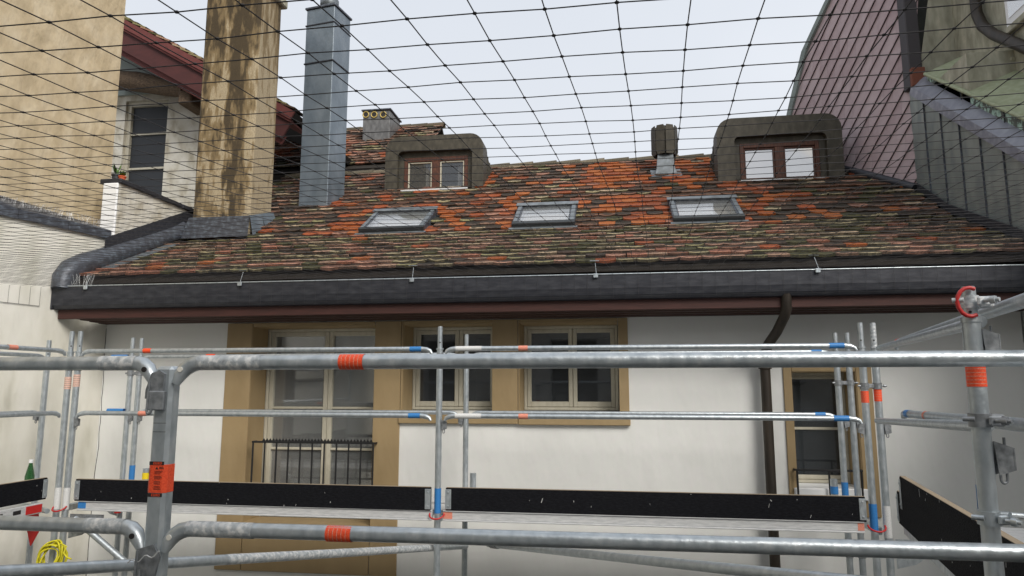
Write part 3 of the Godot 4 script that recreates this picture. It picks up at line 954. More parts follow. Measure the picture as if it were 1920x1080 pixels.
func vent(h: Node) -> void:
	var c := node("vent_cowl", h)
	var x := .718
	var z := -9.35
	var st := begin()
	var n := 8
	var rows := [[.885, .155], [.93, .15], [1.12, .105], [1.15, .105]]
	var prev := []
	for r in [[8.82, .16], [8.86, .155], [8.92, .135], [9.12, .115]]:
		var ring := []
		for k in 4:
			var a := PI / 4 + TAU * k / 4
			ring.append(Vector3(x + cos(a) * r[1] * 1.25, r[0], z + sin(a) * r[1] * 1.25))
		if prev:
			for k in 4:
				var nn := Vector3(cos(PI / 2 + TAU * k / 4), .15, sin(PI / 2 + TAU * k / 4)).normalized()
				quad(st, prev[k], prev[(k + 1) % 4], ring[(k + 1) % 4], ring[k], nn)
		prev = ring
	obj(st, "pedestal", "lead_pale", c)
	st = begin()
	box(st, Vector3(x, 8.855, z + .10), Vector3(.40, .006, .34), Basis(Vector3(1, 0, 0), deg_to_rad(32)))
	obj(st, "flashing", "lead_pale", c)
	st = begin(); tube(st, [Vector3(x, 9.10, z), Vector3(x, 9.46, z)], .115, 16); obj(st, "inner_pipe", "seam_dark", c)
	for k in n:
		st = begin()
		var a := TAU * (k + .5) / n
		var d := Vector3(cos(a), 0, sin(a))
		var t := Vector3(-sin(a), 0, cos(a))
		var R := .168
		var w := .062
		var p := Vector3(x, 0, z) + d * R
		slab(st, [p - t * w * .8 + Vector3(0, 9.12, 0) - d * .02, p + t * w * .8 + Vector3(0, 9.12, 0) - d * .02, p + t * w + Vector3(0, 9.16, 0), p + t * w + Vector3(0, 9.46, 0), p + t * w * .75 + Vector3(0, 9.52, 0) - d * .0, p - t * w * .75 + Vector3(0, 9.52, 0), p - t * w + Vector3(0, 9.46, 0), p - t * w + Vector3(0, 9.16, 0)], d, .012)
		obj(st, "louvre", "dormer_metal", c)
	st = begin(); tube(st, [Vector3(x, 9.44, z), Vector3(x, 9.50, z), Vector3(x, 9.525, z)], [.155, .15, .11], 16); obj(st, "top_plate", "dormer_metal", c)

func rounded(x0: float, x1: float, y0: float, y1: float, r: float, z: float) -> Array:
	var p := [Vector3(x0, y0, z), Vector3(x1, y0, z)]
	for k in 7:
		var a := PI * .5 * k / 6
		p.append(Vector3(x1 - r + cos(a) * r, y1 - r + sin(a) * r, z))
	for k in 7:
		var a := PI * .5 + PI * .5 * k / 6
		p.append(Vector3(x0 + r + cos(a) * r, y1 - r + sin(a) * r, z))
	return p
func dormer(h: Node, x0: float, x1: float, y0: float, y1: float, z: float, w: Array, left: bool, glass: String) -> void:
	var d := node("dormer", h)
	d.set_meta("label", "dark rounded metal dormer with a brown two-light window" if left else "rounded dark metal dormer whose two panes mirror the sky")
	# the front ring: outer rounded outline, inner rounded opening, built as a strip
	var m := .075
	var outer := rounded(x0, x1, y0 - .14, y1, .19, z)
	var inner := rounded(w[0] - m, w[1] + m, w[2] - .05, w[3] + m, .07, z)
	var st := begin()
	var nfront := Vector3(0, 0, 1)
	for i in outer.size():
		var j := (i + 1) % outer.size()
		quad(st, outer[i], outer[j], inner[j], inner[i], nfront)
		var ctr := Vector3((x0 + x1) * .5, (y0 + y1) * .5, z)
		var e: Vector3 = (outer[j] - outer[i]).cross(nfront).normalized()
		if e.dot(outer[i] - ctr) < 0: e = -e
		var back := Vector3(0, 0, -.30)
		quad(st, outer[i], outer[j], outer[j] + back, outer[i] + back, e)
		var f: Vector3 = (inner[j] - inner[i]).cross(nfront).normalized()
		if f.dot(inner[i] - ctr) > 0: f = -f
		var ib := Vector3(0, 0, -.09)
		quad(st, inner[i], inner[j], inner[j] + ib, inner[i] + ib, f)
	obj(st, "hood", "dormer_metal", d)
	# recessed face round the window
	st = begin()
	var zi := z - .085
	wall_z(st, w[0] - m - .02, w[1] + m + .02, w[2] - .06, w[3] + m + .02, zi, .02, [[w[0], w[1], w[2], w[3]]])
	obj(st, "inner_face", "dormer_metal", d)
	# cheeks and sloping back of the hood
	var zb := z - 1.15
	var yb := y0 + .62
	for s in [[x0, -1.0], [x1, 1.0]]:
		var x: float = s[0] - s[1] * .006
		st = begin()
		slab(st, [Vector3(x, y0 - .3, z - .30), Vector3(x, y1 - .19, z - .30), Vector3(x, y1 - .24, z - .40), Vector3(x, yb - .12, zb + .35), Vector3(x, yb - .3, zb), Vector3(x, y0 - .3, zb)], Vector3(s[1], 0, 0), .02)
		obj(st, "cheek", "dormer_metal", d)
		for k in 3:
			st = begin()
			var zz := z - .36 - k * .14
			bar(st, x + s[1] * .001, x + s[1] * .012, y0 - .1, lerpf(y1 - .22, yb - .12, clampf((z - .30 - zz) / .5, 0, 1)), zz - .008, zz + .008)
			obj(st, "standing_seam", "dormer_metal", d)
	st = begin()
	slab(st, [Vector3(x0 + .06, y1 - .055, z - .28), Vector3(x1 - .06, y1 - .055, z - .28), Vector3(x1 - .01, yb - .12, zb + .35), Vector3(x0 + .01, yb - .12, zb + .35)], Vector3(0, 1, -.9), .02)
	obj(st, "hood_back", "dormer_metal", d)
	# window
	var xm: float = (w[0] + w[1]) * .5
	var wn := begin()
	for b in [[w[0], w[0] + .05, w[2], w[3]], [w[1] - .05, w[1], w[2], w[3]], [w[0] + .05, w[1] - .05, w[3] - .06, w[3]], [w[0] + .05, w[1] - .05, w[2], w[2] + .03], [xm - .055, xm + .055, w[2] + .03, w[3] - .06]]:
		bar(wn, b[0], b[1], b[2], b[3], zi - .055, zi + .012, .004)
	obj(wn, "window_frame", "brown_wood", d)
	for s in [[w[0] + .05, xm - .055], [xm + .055, w[1] - .05]]:
		st = begin()
		var a: float = s[0] + .004
		var b: float = s[1] - .004
		for q in [[a, a + .016, w[2] + .034, w[3] - .064], [b - .016, b, w[2] + .034, w[3] - .064], [a + .016, b - .016, w[3] - .08, w[3] - .064], [a + .016, b - .016, w[2] + .034, w[2] + .05]]:
			bar(st, q[0], q[1], q[2], q[3], zi - .045, zi - .005)
		obj(st, "sash", "frame_cream" if left else "brown_wood", d)
		st = begin(); bar(st, a + .017, b - .017, w[2] + .051, w[3] - .081, zi - .03, zi - .026); obj(st, "pane", glass, d)
		if left:
			st = begin(); bar(st, b - .11, b - .02, w[2] + .05, w[3] - .09, zi - .10, zi - .095); obj(st, "curtain", "curtain", d)
	st = begin(); bar(st, w[0] - .02, w[1] + .02, w[2] - .035, w[2] - .002, zi - .03, z + .02, .004); obj(st, "sill", "steel_bright", d)
	room(d, w[0] - .03, w[1] + .03, w[2] - .03, w[3] + .03, zi - .06, 2.4)
	# apron under the front
	st = begin()
	slab(st, [Vector3(x0 - .07, y0 - .02, z + .03), Vector3(x1 + .07, y0 - .02, z + .03), Vector3(x1 + .09, y0 - .075, z + .11), Vector3(x0 - .09, y0 - .075, z + .11)], Vector3(0, 1, .7), .005)
	obj(st, "apron", "lead_pale", d)

func skylight(h: Node, x0: float, x1: float, glass: String) -> void:
	var k := node("skylight", h)
	var fr := roof_frame(L1 + .5)
	var o := roof_at(0, L1)
	var P := func(x: float, v: float, n: float) -> Vector3:
		return o + Vector3(x, 0, 0) + fr.y * v + fr.z * n
	var bx := func(called: String, mt: String, xa: float, xb: float, va: float, vb: float, na: float, nb: float) -> void:
		var st := begin()
		box(st, P.call((xa + xb) / 2, (va + vb) / 2, (na + nb) / 2), Vector3(xb - xa, vb - va, nb - na), fr, .005)
		obj(st, called, mt, k)
	var L := .70
	bx.call("bottom_frame", "seam_dark", x0, x1, .0, .06, .0, .105)
	bx.call("top_frame", "lead", x0 - .01, x1 + .01, L - .07, L, .0, .108)
	bx.call("side_frame", "lead", x0, x0 + .07, .062, L - .072, .0, .10)
	bx.call("side_frame", "lead", x1 - .07, x1, .062, L - .072, .0, .10)
	bx.call("cover_strip", "lead_pale", x0 + .01, x0 + .055, .05, L - .08, .102, .110)
	bx.call("cover_strip", "lead_pale", x1 - .055, x1 - .01, .05, L - .08, .102, .110)
	bx.call("hood", "lead_pale", x0 - .02, x1 + .02, L - .09, L + .01, .112, .124)
	bx.call("pane", glass, x0 + .072, x1 - .072, .063, L - .073, .088, .094)
	bx.call("inner_pane", glass, x0 + .072, x1 - .072, .063, L - .073, .068, .074)
	bx.call("shaft_floor", "interior", x0 + .072, x1 - .072, .063, L - .073, -.012, -.004)
	var st := begin()
	slab(st, [P.call(x0 - .03, -.07, .062), P.call(x1 + .03, -.07, .062), P.call(x1 + .03, -.002, .056), P.call(x0 - .03, -.002, .056)], fr.z, .006)
	obj(st, "apron", "lead_pale", k)

func wall_x(z: float) -> float:
	return clampf(-5.24 - .22 * (z + 6.5), -5.565, -5.2)
func left_house() -> void:
	var h := node("corner_house", self)
	tag(h, "beige rendered house with pale lower wall along the left scaffold", "house")
	var st := begin()
	var yt := 7.56
	var lw := [Vector2(-5.20, -6.92), Vector2(-5.24, -6.5), Vector2(-5.565, -5.02), Vector2(-5.565, 2.5)]
	for k in 3:
		var p0: Vector2 = lw[k]
		var p1: Vector2 = lw[k + 1]
		var nn := Vector3(p1.y - p0.y, 0, p0.x - p1.x).normalized()
		slab(st, [Vector3(p0.x, 0, p0.y), Vector3(p1.x, 0, p1.y), Vector3(p1.x, yt, p1.y), Vector3(p0.x, yt, p0.y)], nn, .4)
	obj(st, "lower_wall", "plaster_left", h)
	st = begin(); bar(st, -6.9, -5.58, 7.3, 12.6, -6.80, 2.5); obj(st, "upper_wall", "plaster_beige", h)
	# ledge between the two, with lead flashing and bird spikes
	for k in 3:
		st = begin()
		var za := -6.45 + k * .475
		var zb := za + .471
		var xa := wall_x(za) + .03
		var xb := wall_x(zb) + .03
		slab(st, [Vector3(-5.578, 7.745, za), Vector3(-5.578, 7.745, zb), Vector3(xb, 7.625, zb), Vector3(xa, 7.625, za)], Vector3(.4, 1, .09), .006)
		slab(st, [Vector3(xa, 7.625, za), Vector3(xb, 7.625, zb), Vector3(xb, 7.535, zb), Vector3(xa, 7.535, za)], Vector3(1, 0, .22), .006)
		obj(st, "ledge_flashing", "lead", h)
	st = begin(); bar(st, -5.578, -5.545, 7.535, 7.745, -5.02, 2.5); obj(st, "ledge_flashing", "lead", h)
	rng.seed = 31
	st = begin()
	for k in 130:
		var zk := -6.4 + k * .011
		var b := Vector3(wall_x(zk) - rng.randf() * .05, 7.64, zk)
		tube(st, [b, b + Vector3(rng.randf_range(-.05, .06), .09, rng.randf_range(-.04, .04))], .0013, 4, false)
	var sp := obj(st, "bird_spikes", "steel_bright", h)
	# party wall running back beside the roof, white end and dark coping
	st = begin(); bar(st, -5.372, -5.20, 6.9, 8.15, -9.7, -6.475); obj(st, "party_wall", "plaster_old", h)
	st = begin(); bar(st, -5.375, -5.197, 7.45, 8.15, -6.47, -6.44, .012); obj(st, "white_wall_end", "white_paint", h)
	for k in 3:
		st = begin(); bar(st, -5.42, -5.17, 8.15, 8.20, -6.45 - k * 1.08 - 1.075, -6.45 - k * 1.08, .006); obj(st, "coping", "gutter_metal", h)
	for q in [-2.55, -2.36]:
		st = begin(); tube(st, [Vector3(-5.50, .1, q), Vector3(-5.50, 6.55, q), Vector3(-5.50, 6.62, q - .02), Vector3(-5.58, 6.64, q - .02)], .042, 12); obj(st, "wall_pipe", "copper_dark", h)
	st = begin(); tube(st, [Vector3(-5.52, 6.1, -2.2), Vector3(-5.52, 6.13, -1.0)], .03, 10); obj(st, "wall_pipe", "copper_dark", h)
	# crack down the corner
	rng.seed = 8
	st = begin()
	var p := Vector3(-5.2395, 6.6, -6.494)
	while p.y > 4.0:
		var q := Vector3(clampf(p.x + rng.randf_range(-.006, .006), -5.237, -5.215), p.y - .06, -6.4975)
		slab(st, [Vector3(p.x - .003, p.y, q.z), Vector3(p.x + .002, p.y, q.z), Vector3(q.x + .002, q.y, q.z), Vector3(q.x - .003, q.y, q.z)], Vector3(0, 0, 1), .002)
		p = q
	obj(st, "crack", "ink", h)

func gable_house() -> void:
	var h := node("gable_house", self)
	tag(h, "pale house with red sloping eaves and a dark window behind the chimney", "house")
	var zw := -9.8
	var zf := -9.0
	# roof line at the front edge
	var A := on_z(232, 30, zf)
	var B := on_z(380, 110, zf)
	var d := (B - A); d.z = 0
	var dir := d.normalized()
	var up := Vector3(-dir.y, dir.x, 0)
	var T0 := A - dir * 2.6
	var T1 := A + dir * 3.35
	var st := begin()
	# gable wall under the roof, with the window opening
	var W := on_z(237, 190, zw)
	var W2 := on_z(316, 190, zw)
	var wy1 := W.y
	var wy0 := 8.6
	wall_z(st, -8.6, -5.45, 0, 10.78, zw, .3, [[W.x, W2.x, wy0, wy1]])
	obj(st, "wall", "plaster_old", h)
	st = begin(); bar(st, -10.5, -5.2, 7.0, 8.95, zw - 3.4, zw - .31); obj(st, "rear_wall", "plaster_old", h)
	# boarded gable triangle
	st = begin()
	var zt := zw + .04
	var lt := func(x: float) -> float: return A.y + (x - A.x) * d.y / d.x - .28
	slab(st, [Vector3(-8.6, 10.74, zt), Vector3(-6.2, 10.74, zt), Vector3(-6.2, maxf(10.75, lt.call(-6.2)), zt), Vector3(-8.6, lt.call(-8.6), zt)], Vector3(0, 0, 1), .03)
	obj(st, "gable_boarding", "pale_board", h)
	# roof: sloping soffit boards, barge board, tiles along the verge
	var rf := node("roof", h)
	for k in 5:
		st = begin()
		var z0 := zf - .02 - k * .165
		slab(st, [T0 - up * .20 + Vector3(0, 0, z0 - zf), T1 - up * .20 + Vector3(0, 0, z0 - zf), T1 - up * .20 + Vector3(0, 0, z0 - .162 - zf), T0 - up * .20 + Vector3(0, 0, z0 - .162 - zf)], -up, .025)
		obj(st, "soffit_board", "barge_red", rf)
	st = begin()
	slab(st, [T0 - up * .17, T1 - up * .17, T1 - up * .04, T0 - up * .04], Vector3(0, 0, 1), .03)
	obj(st, "barge_board", "barge_red", rf)
	st = begin()
	slab(st, [T0 + Vector3(0, 0, -.04) - up * .04, T1 + Vector3(0, 0, -.04) - up * .04, T1 - up * .04 + Vector3(0, 0, -4), T0 - up * .04 + Vector3(0, 0, -4)], up, .1)
	obj(st, "roof_deck", "underlay", rf)
	st = begin()
	var dz0 := Vector3(0, 0, -.06)
	slab(st, [T0 - up * .47 + dz0, T1 - up * .47 + dz0, T1 - up * .16 + dz0, T0 - up * .16 + dz0], Vector3(0, 0, 1), .04)
	obj(st, "inner_barge_board", "red_deep", rf)
	st = begin()
	slab(st, [T0 - up * .54 + dz0 * 2, T1 - up * .54 + dz0 * 2, T1 - up * .40 + dz0 * 2, T0 - up * .40 + dz0 * 2], Vector3(0, 0, 1), .04)
	obj(st, "inner_moulding", "barge_red", rf)
	rng.seed = 41
	var bs := Basis(Vector3(0, 0, 1), dir, up)
	var n := int((T1 - T0).length() / .16)
	for k in n:
		for r in 2:
			var o := T1 - dir * (k * .16) + Vector3(0, 0, -.09 - r * .18) - up * .03
			var b := Basis(Vector3(0, 0, -1), -dir, up)
			put(pick(["moss", "brown", "moss"][rng.randi() % 3]), "roof_tile", rf, Transform3D(b * Basis(Vector3(0, 0, 1), rng.randf_range(-.05, .05)), o))
	# old beam end under the roof
	st = begin()
	var q0 := on_z(215, 150, zw + .25)
	var q1 := on_z(350, 168, zw + .45)
	tube(st, [q0, q0.lerp(q1, .3) + Vector3(0, .02, 0), q0.lerp(q1, .7), q1], [.15, .16, .145, .13], 9)
	obj(st, "beam", "old_beam", h)
	st = begin(); box(st, q1 + Vector3(.06, -.17, -.12), Vector3(.22, .22, .5), Basis(), .02); obj(st, "beam_end", "old_beam", h)
	# window
	var wn := node("window", h)
	st = begin()
	for b in [[W.x, W.x + .07, wy0, wy1], [W2.x - .03, W2.x, wy0, wy1], [W.x + .07, W2.x - .03, wy1 - .08, wy1]]:
		bar(st, b[0], b[1], b[2], b[3], zw - .12, zw - .05, .004)
	obj(st, "frame", "frame_cream", wn)
	st = begin(); bar(st, W.x + .075, W2.x - .035, wy0, wy1 - .085, zw - .11, zw - .10); obj(st, "screen", "shutter_dark", wn)
	for yy in [on_z(270, 248, zw).y, on_z(270, 313, zw).y]:
		st = begin(); bar(st, W.x + .07, W2.x - .03, yy - .016, yy + .016, zw - .098, zw - .07); obj(st, "glazing_bar", "frame_cream", wn)

func rear_house() -> void:
	var h := node("rear_house", self)
	tag(h, "tiled house beyond the left dormer with a square grey metal chimney", "house")
	var zr := -13.2
	var R0 := on_z(600, 246, zr)
	var R1 := on_z(829, 236, zr)
	R0.y = R1.y
	var a := deg_to_rad(36)
	var dn := Vector3(0, -sin(a), cos(a))
	var nn := Vector3(0, cos(a), sin(a))
	var L := 2.6
	var x0 := R0.x - 1.6
	var x1 := R1.x
	var st := begin()
	bar(st, x0 + .1, x1 - .12, 0, 9.6, zr - 2.0, zr + 1.9)
	obj(st, "wall", "plaster_old", h)
	var rf := node("roof", h)
	st = begin()
	slab(st, [Vector3(x0, R1.y, zr), Vector3(x1, R1.y, zr), Vector3(x1, R1.y, zr) + dn * L, Vector3(x0, R1.y, zr) + dn * L], nn, .05)
	slab(st, [Vector3(x0, R1.y - .01, zr), Vector3(x1, R1.y - .01, zr), Vector3(x1, R1.y - .01 + dn.y * L, zr - dn.z * L), Vector3(x0, R1.y - .01 + dn.y * L, zr - dn.z * L)], Vector3(0, nn.y, -nn.z), .05)
	obj(st, "roof_deck", "underlay", rf)
	rng.seed = 55
	var e := .163
	var fr := Basis(Vector3(1, 0, 0), -dn, nn)
	var cl := FastNoiseLite.new()
	cl.seed = 3; cl.frequency = .8
	var rest := begin()
	var cnt := 0
	for j in int(L / e):
		var x := x1 - .06 - (.09 if j % 2 else 0.0)
		while x > x0:
			var o := Vector3(x, R1.y, zr) + dn * (j + 1) * e
			var c := cl.get_noise_2d(x, j * .2) + rng.randf_range(-.3, .3)
			var k := "orange" if (c > .42) else ("pink" if c > .12 else ("brown" if c > -.25 else "moss"))
			var xf := Transform3D(fr * Basis(Vector3(0, 0, 1), rng.randf_range(-.04, .04)), o + nn * rng.randf_range(0, .012))
			if cnt < 200 and x > -5.9:
				put(pick(k), "roof_tile", rf, xf); cnt += 1
			else:
				rest.append_from(pick(k), 0, xf)
			x -= .181
	var o2 := MeshInstance3D.new()
	o2.name = "lower_roof_tiles"
	o2.mesh = rest.commit()
	o2.mesh.surface_set_material(0, M["tile"])
	o2.set_meta("kind", "stuff")
	rf.add_child(o2, true)
	var rt := [ridge_tile(lin3(.11, .095, .07), 3), ridge_tile(lin3(.15, .12, .085), 4)]
	var x := x0
	var k := 0
	while x < x1 - .3:
		put(rt[k % 2], "ridge_tile", rf, Transform3D(Basis(), Vector3(x, R1.y + .0, zr))); x += .355; k += 1
	# chimney clad in metal with three openings
	var c := node("metal_chimney", h)
	var zc := -12.4
	var c0 := on_z(681, 209, zc)
	var c1 := on_z(731, 209, zc)
	st = begin(); bar(st, c0.x, c1.x, 9.8, c0.y, zc - .65, zc, .01); obj(st, "casing", "chimney_sheet", c)
	st = begin(); bar(st, c0.x - .03, c1.x + .03, c0.y, c0.y + .03, zc - .68, zc + .03, .006); obj(st, "lid", "lead", c)
	for q in [686.0, 701.5, 718.5]:
		var p := on_z(q, 215, zc + .01)
		st = begin()
		var ring := []
		for i in 17: ring.append(p + Vector3(cos(TAU * i / 16), sin(TAU * i / 16), 0) * .058)
		tube(st, ring, .013, 6, false)
		obj(st, "opening_ring", "ring_brass", c)
		st = begin(); tube(st, [p - Vector3(0, 0, .006), p + Vector3(0, 0, .001)], .05, 14); obj(st, "opening", "ink", c)
	# flat metal flashing beside the flue
	st = begin()
	slab(st, [on_z(630, 338, -9.6), on_z(655, 336, -10.2), on_z(718, 345, -9.9), on_z(716, 352, -9.6)], Vector3(0, 1, .3), .02)
	obj(st, "flashing_sheet", "lead_pale", h)

func right_house() -> void:
	var h := node("clad_house", self)
	tag(h, "tall house clad in pink diamond slates and grey metal, rising right of the roof", "house")
	var X := 3.46
	# side wall below, along the right scaffold
	var st := begin(); bar(st, X, X + .4, 0, 7.05, -6.92, 2.5); obj(st, "lower_wall", "plaster", h)
	# metal-clad wall: panels with standing seams between roof line and sloping band
	var a0 := on_x(1715, 178, X)
	var a1 := on_x(1920, 300, X)
	var sl := (a1.y - a0.y) / (a1.z - a0.z)
	var zb := on_x(1722, 340, X).z - .05
	var n := 8
	var pw := .36
	for k in n:
		var z0 := zb + k * pw
		var z1 := z0 + pw - .004
		st = begin()
		var y0 := a0.y + (z0 - a0.z) * sl
		var y1 := a0.y + (z1 - a0.z) * sl
		slab(st, [Vector3(X, 7.06, z0), Vector3(X, 7.06, z1), Vector3(X, maxf(7.1, y1), z1), Vector3(X, maxf(7.1, y0), z0)], Vector3(-1, 0, 0), .05)
		obj(st, "metal_panel", "seam_grey", h)
		st = begin(); bar(st, X - .016, X - .001, 7.06, maxf(7.1, y1), z1 - .006, z1 + .002); obj(st, "standing_seam", "lead", h)
	# backing wall so that nothing shows through
	st = begin(); bar(st, X + .06, X + .9, 7.06, 9.3, zb - .2, zb + 1.2); obj(st, "inner_wall", "concrete", h)
	# sloping band
	st = begin()
	var dirb := Vector3(0, a1.y - a0.y, a1.z - a0.z).normalized()
	var upb := Vector3(0, -dirb.z, dirb.y)
	if upb.y < 0: upb = -upb
	var b0 := a0 - dirb * .02
	var b1 := a1 + dirb * 1.5
	var off := Vector3(-.05, 0, 0)
	slab(st, [b0 + off, b1 + off, b1 + off + upb * .09, b0 + off + upb * .09], Vector3(-1, 0, 0), .08)
	obj(st, "sloping_band", "band_violet", h)
	st = begin()
	slab(st, [b0 + off + upb * .092, b1 + off + upb * .092, b1 + upb * .20 + Vector3(.08, 0, 0), b0 + upb * .20 + Vector3(.08, 0, 0)], (upb + Vector3(-.5, 0, 0)).normalized(), .02)
	obj(st, "band_top", "band_violet", h)
	# patinated copper upstand and pale copper roof above it
	var c0 := on_x(1738, 140, X + .06)
	var c1 := on_x(1920, 222, X + .06)
	var nP := 5
	var e0 := b0 + upb * .2 + Vector3(.06, 0, 0)
	var e1 := b1 + upb * .2 + Vector3(.06, 0, 0)
	var cd := (c1 - c0)
	for k in 4:
		var t0 := k * .42
		var t1 := t0 + .415
		var p0 := c0 + cd * t0
		var p1 := c0 + cd * t1
		st = begin()
		slab(st, [p0, p1, Vector3(p1.x, a0.y + (p1.z - a0.z) * sl + .1, p1.z), Vector3(p0.x, a0.y + (p0.z - a0.z) * sl + .1, p0.z)], Vector3(-1, 0, 0), .02)
		obj(st, "copper_panel", "patina", h)
		st = begin(); tube(st, [p1 + Vector3(-.006, 0, 0), Vector3(p1.x - .006, a0.y + (p1.z - a0.z) * sl + .12, p1.z)], .006, 6); obj(st, "copper_seam", "seam_dark", h)
	st = begin(); tube(st, [c0 + Vector3(-.02, .01, 0), c0 + cd * 1.7 + Vector3(-.02, .01, 0)], .02, 8); obj(st, "copper_edge", "copper_pale", h)
	st = begin()
	var w0 := c0 + Vector3(.9, .62, .05)
	slab(st, [c0 + Vector3(-.02, .02, 0), c0 + cd * 1.7 + Vector3(-.02, .02, 0), c0 + cd * 1.7 + Vector3(.9, .75, 0), c0 + Vector3(.9, .42, 0)], (Vector3(0, 1, 0) - Vector3(.5, 0, -.4)).normalized(), .02)
	obj(st, "copper_roof", "copper_pale", h)
	# concrete wall above, with pipe and window
	var XC := X + .5
	var q := func(px: float, py: float) -> Vector3: return on_x(px, py, XC)
	st = begin()
	bar(st, XC, XC + .5, 8.6, 13.0, q.call(1742, 60).z - .9, -4.6)
	obj(st, "concrete_wall", "concrete", h)
	st = begin()
	var wa: Vector3 = q.call(1893, 45)
	bar(st, XC - .03, XC - .004, wa.y - .05, wa.y + 1.4, wa.z, wa.z + 1.2, .006)
	obj(st, "window_frame", "white_paint", h)
	st = begin(); bar(st, XC - .036, XC - .031, wa.y + .03, wa.y + 1.3, wa.z + .06, wa.z + 1.1); obj(st, "pane", "glass_sky", h)
	st = begin(); bar(st, XC - .06, XC - .002, wa.y - .13, wa.y - .055, wa.z - .08, wa.z + 1.3, .01); obj(st, "window_sill", "concrete", h)
	st = begin()
	var off2 := Vector3(-.08, 0, 0)
	tube(st, [q.call(1840, -120) + off2, q.call(1843, -10) + off2, q.call(1847, 25) + off2, q.call(1858, 48) + off2, q.call(1880, 64) + off2, q.call(1930, 84) + off2, q.call(1990, 110) + off2], .055, 14)
	obj(st, "waste_pipe", "copper_dark", h)
	st = begin()
	tube(st, [q.call(1762, 122) + Vector3(-.02, 0, 0), q.call(1800, 116) + Vector3(-.02, 0, 0), q.call(1905, 110) + Vector3(-.02, 0, 0)], .022, 8)
	obj(st, "mortar_fillet", "concrete", h)
	# slate-clad wall turning the corner at the roof
	var P := Vector3(X - .02, 0, on_x(1720, 361, X).z)
	var D := Vector3(-.47, 0, -.86).normalized()
	var N := Vector3(-.86, 0, .47).normalized()
	var g := func(px: float, py: float) -> Vector3: return on_plane(px, py, P, N)
	var outline := [g.call(1717, -90), g.call(1719, 395), g.call(1590, 350), g.call(1470, 320), g.call(1484, 215), g.call(1513, 92), g.call(1556, 0), g.call(1602, -90)]
	st = begin()
	var back := []
	for p in outline: back.append(p - N * .035)
	slab(st, back, N, .3)
	obj(st, "slate_wall", "seam_dark", h)
	var poly := PackedVector2Array()
	for p in outline: poly.append(Vector2((p - P).dot(D), p.y))
	# diamond-laid slates: sloping courses cut by short upright joints
	rng.seed = 91
	var sw := node("slate_cladding", h)
	var wd := .24
	var hd := .235
	var shear := -1.12
	var umin := 1e9
	var umax := -1e9
	for p in poly: umin = minf(umin, p.x); umax = maxf(umax, p.x)
	var cnt := 0
	var rest := begin()
	for i in range(-2, int((umax - umin) / wd) + 3):
		for j in range(-8, 44):
			var u0 := umin + i * wd + (wd * .5 if j % 2 else 0.0)
			var v0 := 7.0 + j * hd + shear * (u0 - umin)
			var c := PackedVector2Array([Vector2(u0, v0 + shear * 0), Vector2(u0 + wd - .002, v0 + shear * wd), Vector2(u0 + wd - .002, v0 + shear * wd + hd - .004), Vector2(u0, v0 + hd - .004)])
			var cut := Geometry2D.intersect_polygons(c, poly)
			if cut.is_empty() or cut[0].size() < 3: continue
			var ar := 0.0
			for t in cut[0].size(): ar += cut[0][t].cross(cut[0][(t + 1) % cut[0].size()])
			if absf(ar) < .006: continue
			var w3 := []
			for p in cut[0]:
				var lift := .002 + .022 * clampf((v0 + hd + shear * (p.x - u0) - p.y) / hd, 0, 1)
				w3.append(P + D * p.x + Vector3(0, p.y, 0) + N * (lift - .03))
			st = begin()
			slab(st, w3, (N + Vector3(0, .06, 0)).normalized(), .008)
			if cnt < 298:
				obj(st, "slate", "slate_pink_%d" % (rng.randi() % 4), sw); cnt += 1
	# verdigris edge up the far side, brown corner strip on the near side
	st = begin()
	for k in range(3, 7):
		var p0: Vector3 = outline[k]
		var p1: Vector3 = outline[k + 1]
		slab(st, [p0 + N * .02, p1 + N * .02, p1 + N * .02 + D * .09, p0 + N * .02 + D * .09], N, .06)
	obj(st, "copper_verge", "verge_grey", h)
	st = begin()
	bar(st, X - .045, X + .10, 9.42, 13.0, P.z - .02, P.z + .17, .01)
	obj(st, "corner_strip", "corner_brown", h)
	st = begin(); bar(st, X + .102, XC + .02, 8.9, 13.0, P.z - .4, P.z + .10); obj(st, "concrete_return", "concrete", h)
	st = begin(); bar(st, X - .048, X + .1, 9.40, 9.62, P.z + .172, P.z + .23, .006); obj(st, "rusty_strip", "rust", h)
	# dark gutter flashing between dormer and slates
	st = begin()
	tube(st, [roof_at(2.72, 3.75) + Vector3(0, .07, 0), roof_at(3.1, 3.1) + Vector3(0, .07, 0), roof_at(3.40, 2.5) + Vector3(0, .07, 0)], .05, 10)
	obj(st, "foot_flashing", "gutter_metal", h)

func opposite_house() -> void:
	var h := node("opposite_house", self)
	tag(h, "pale rendered house across the court, mirrored in the window panes", "house")
	var st := begin(); wall_z(st, -5.2, 3.4, 0, 8.2, 0, .4, [[-4.2, -3.2, 5.2, 7.0], [-1.4, -.4, 5.2, 7.0], [1.4, 2.4, 5.2, 7.0]])
	var o := obj(st, "wall", "plaster", h)
	o.transform = Transform3D(Basis(Vector3.UP, PI), Vector3(-1.8, 0, 1.3))
	st = begin(); bar(st, -5.2, 3.4, 4.9, 7.3, 1.8, 1.9); obj(st, "room", "interior", h)
	st = begin(); bar(st, -5.4, 3.5, 8.21, 8.35, .7, 3.2, .01); obj(st, "eave", "dark_soffit", h)

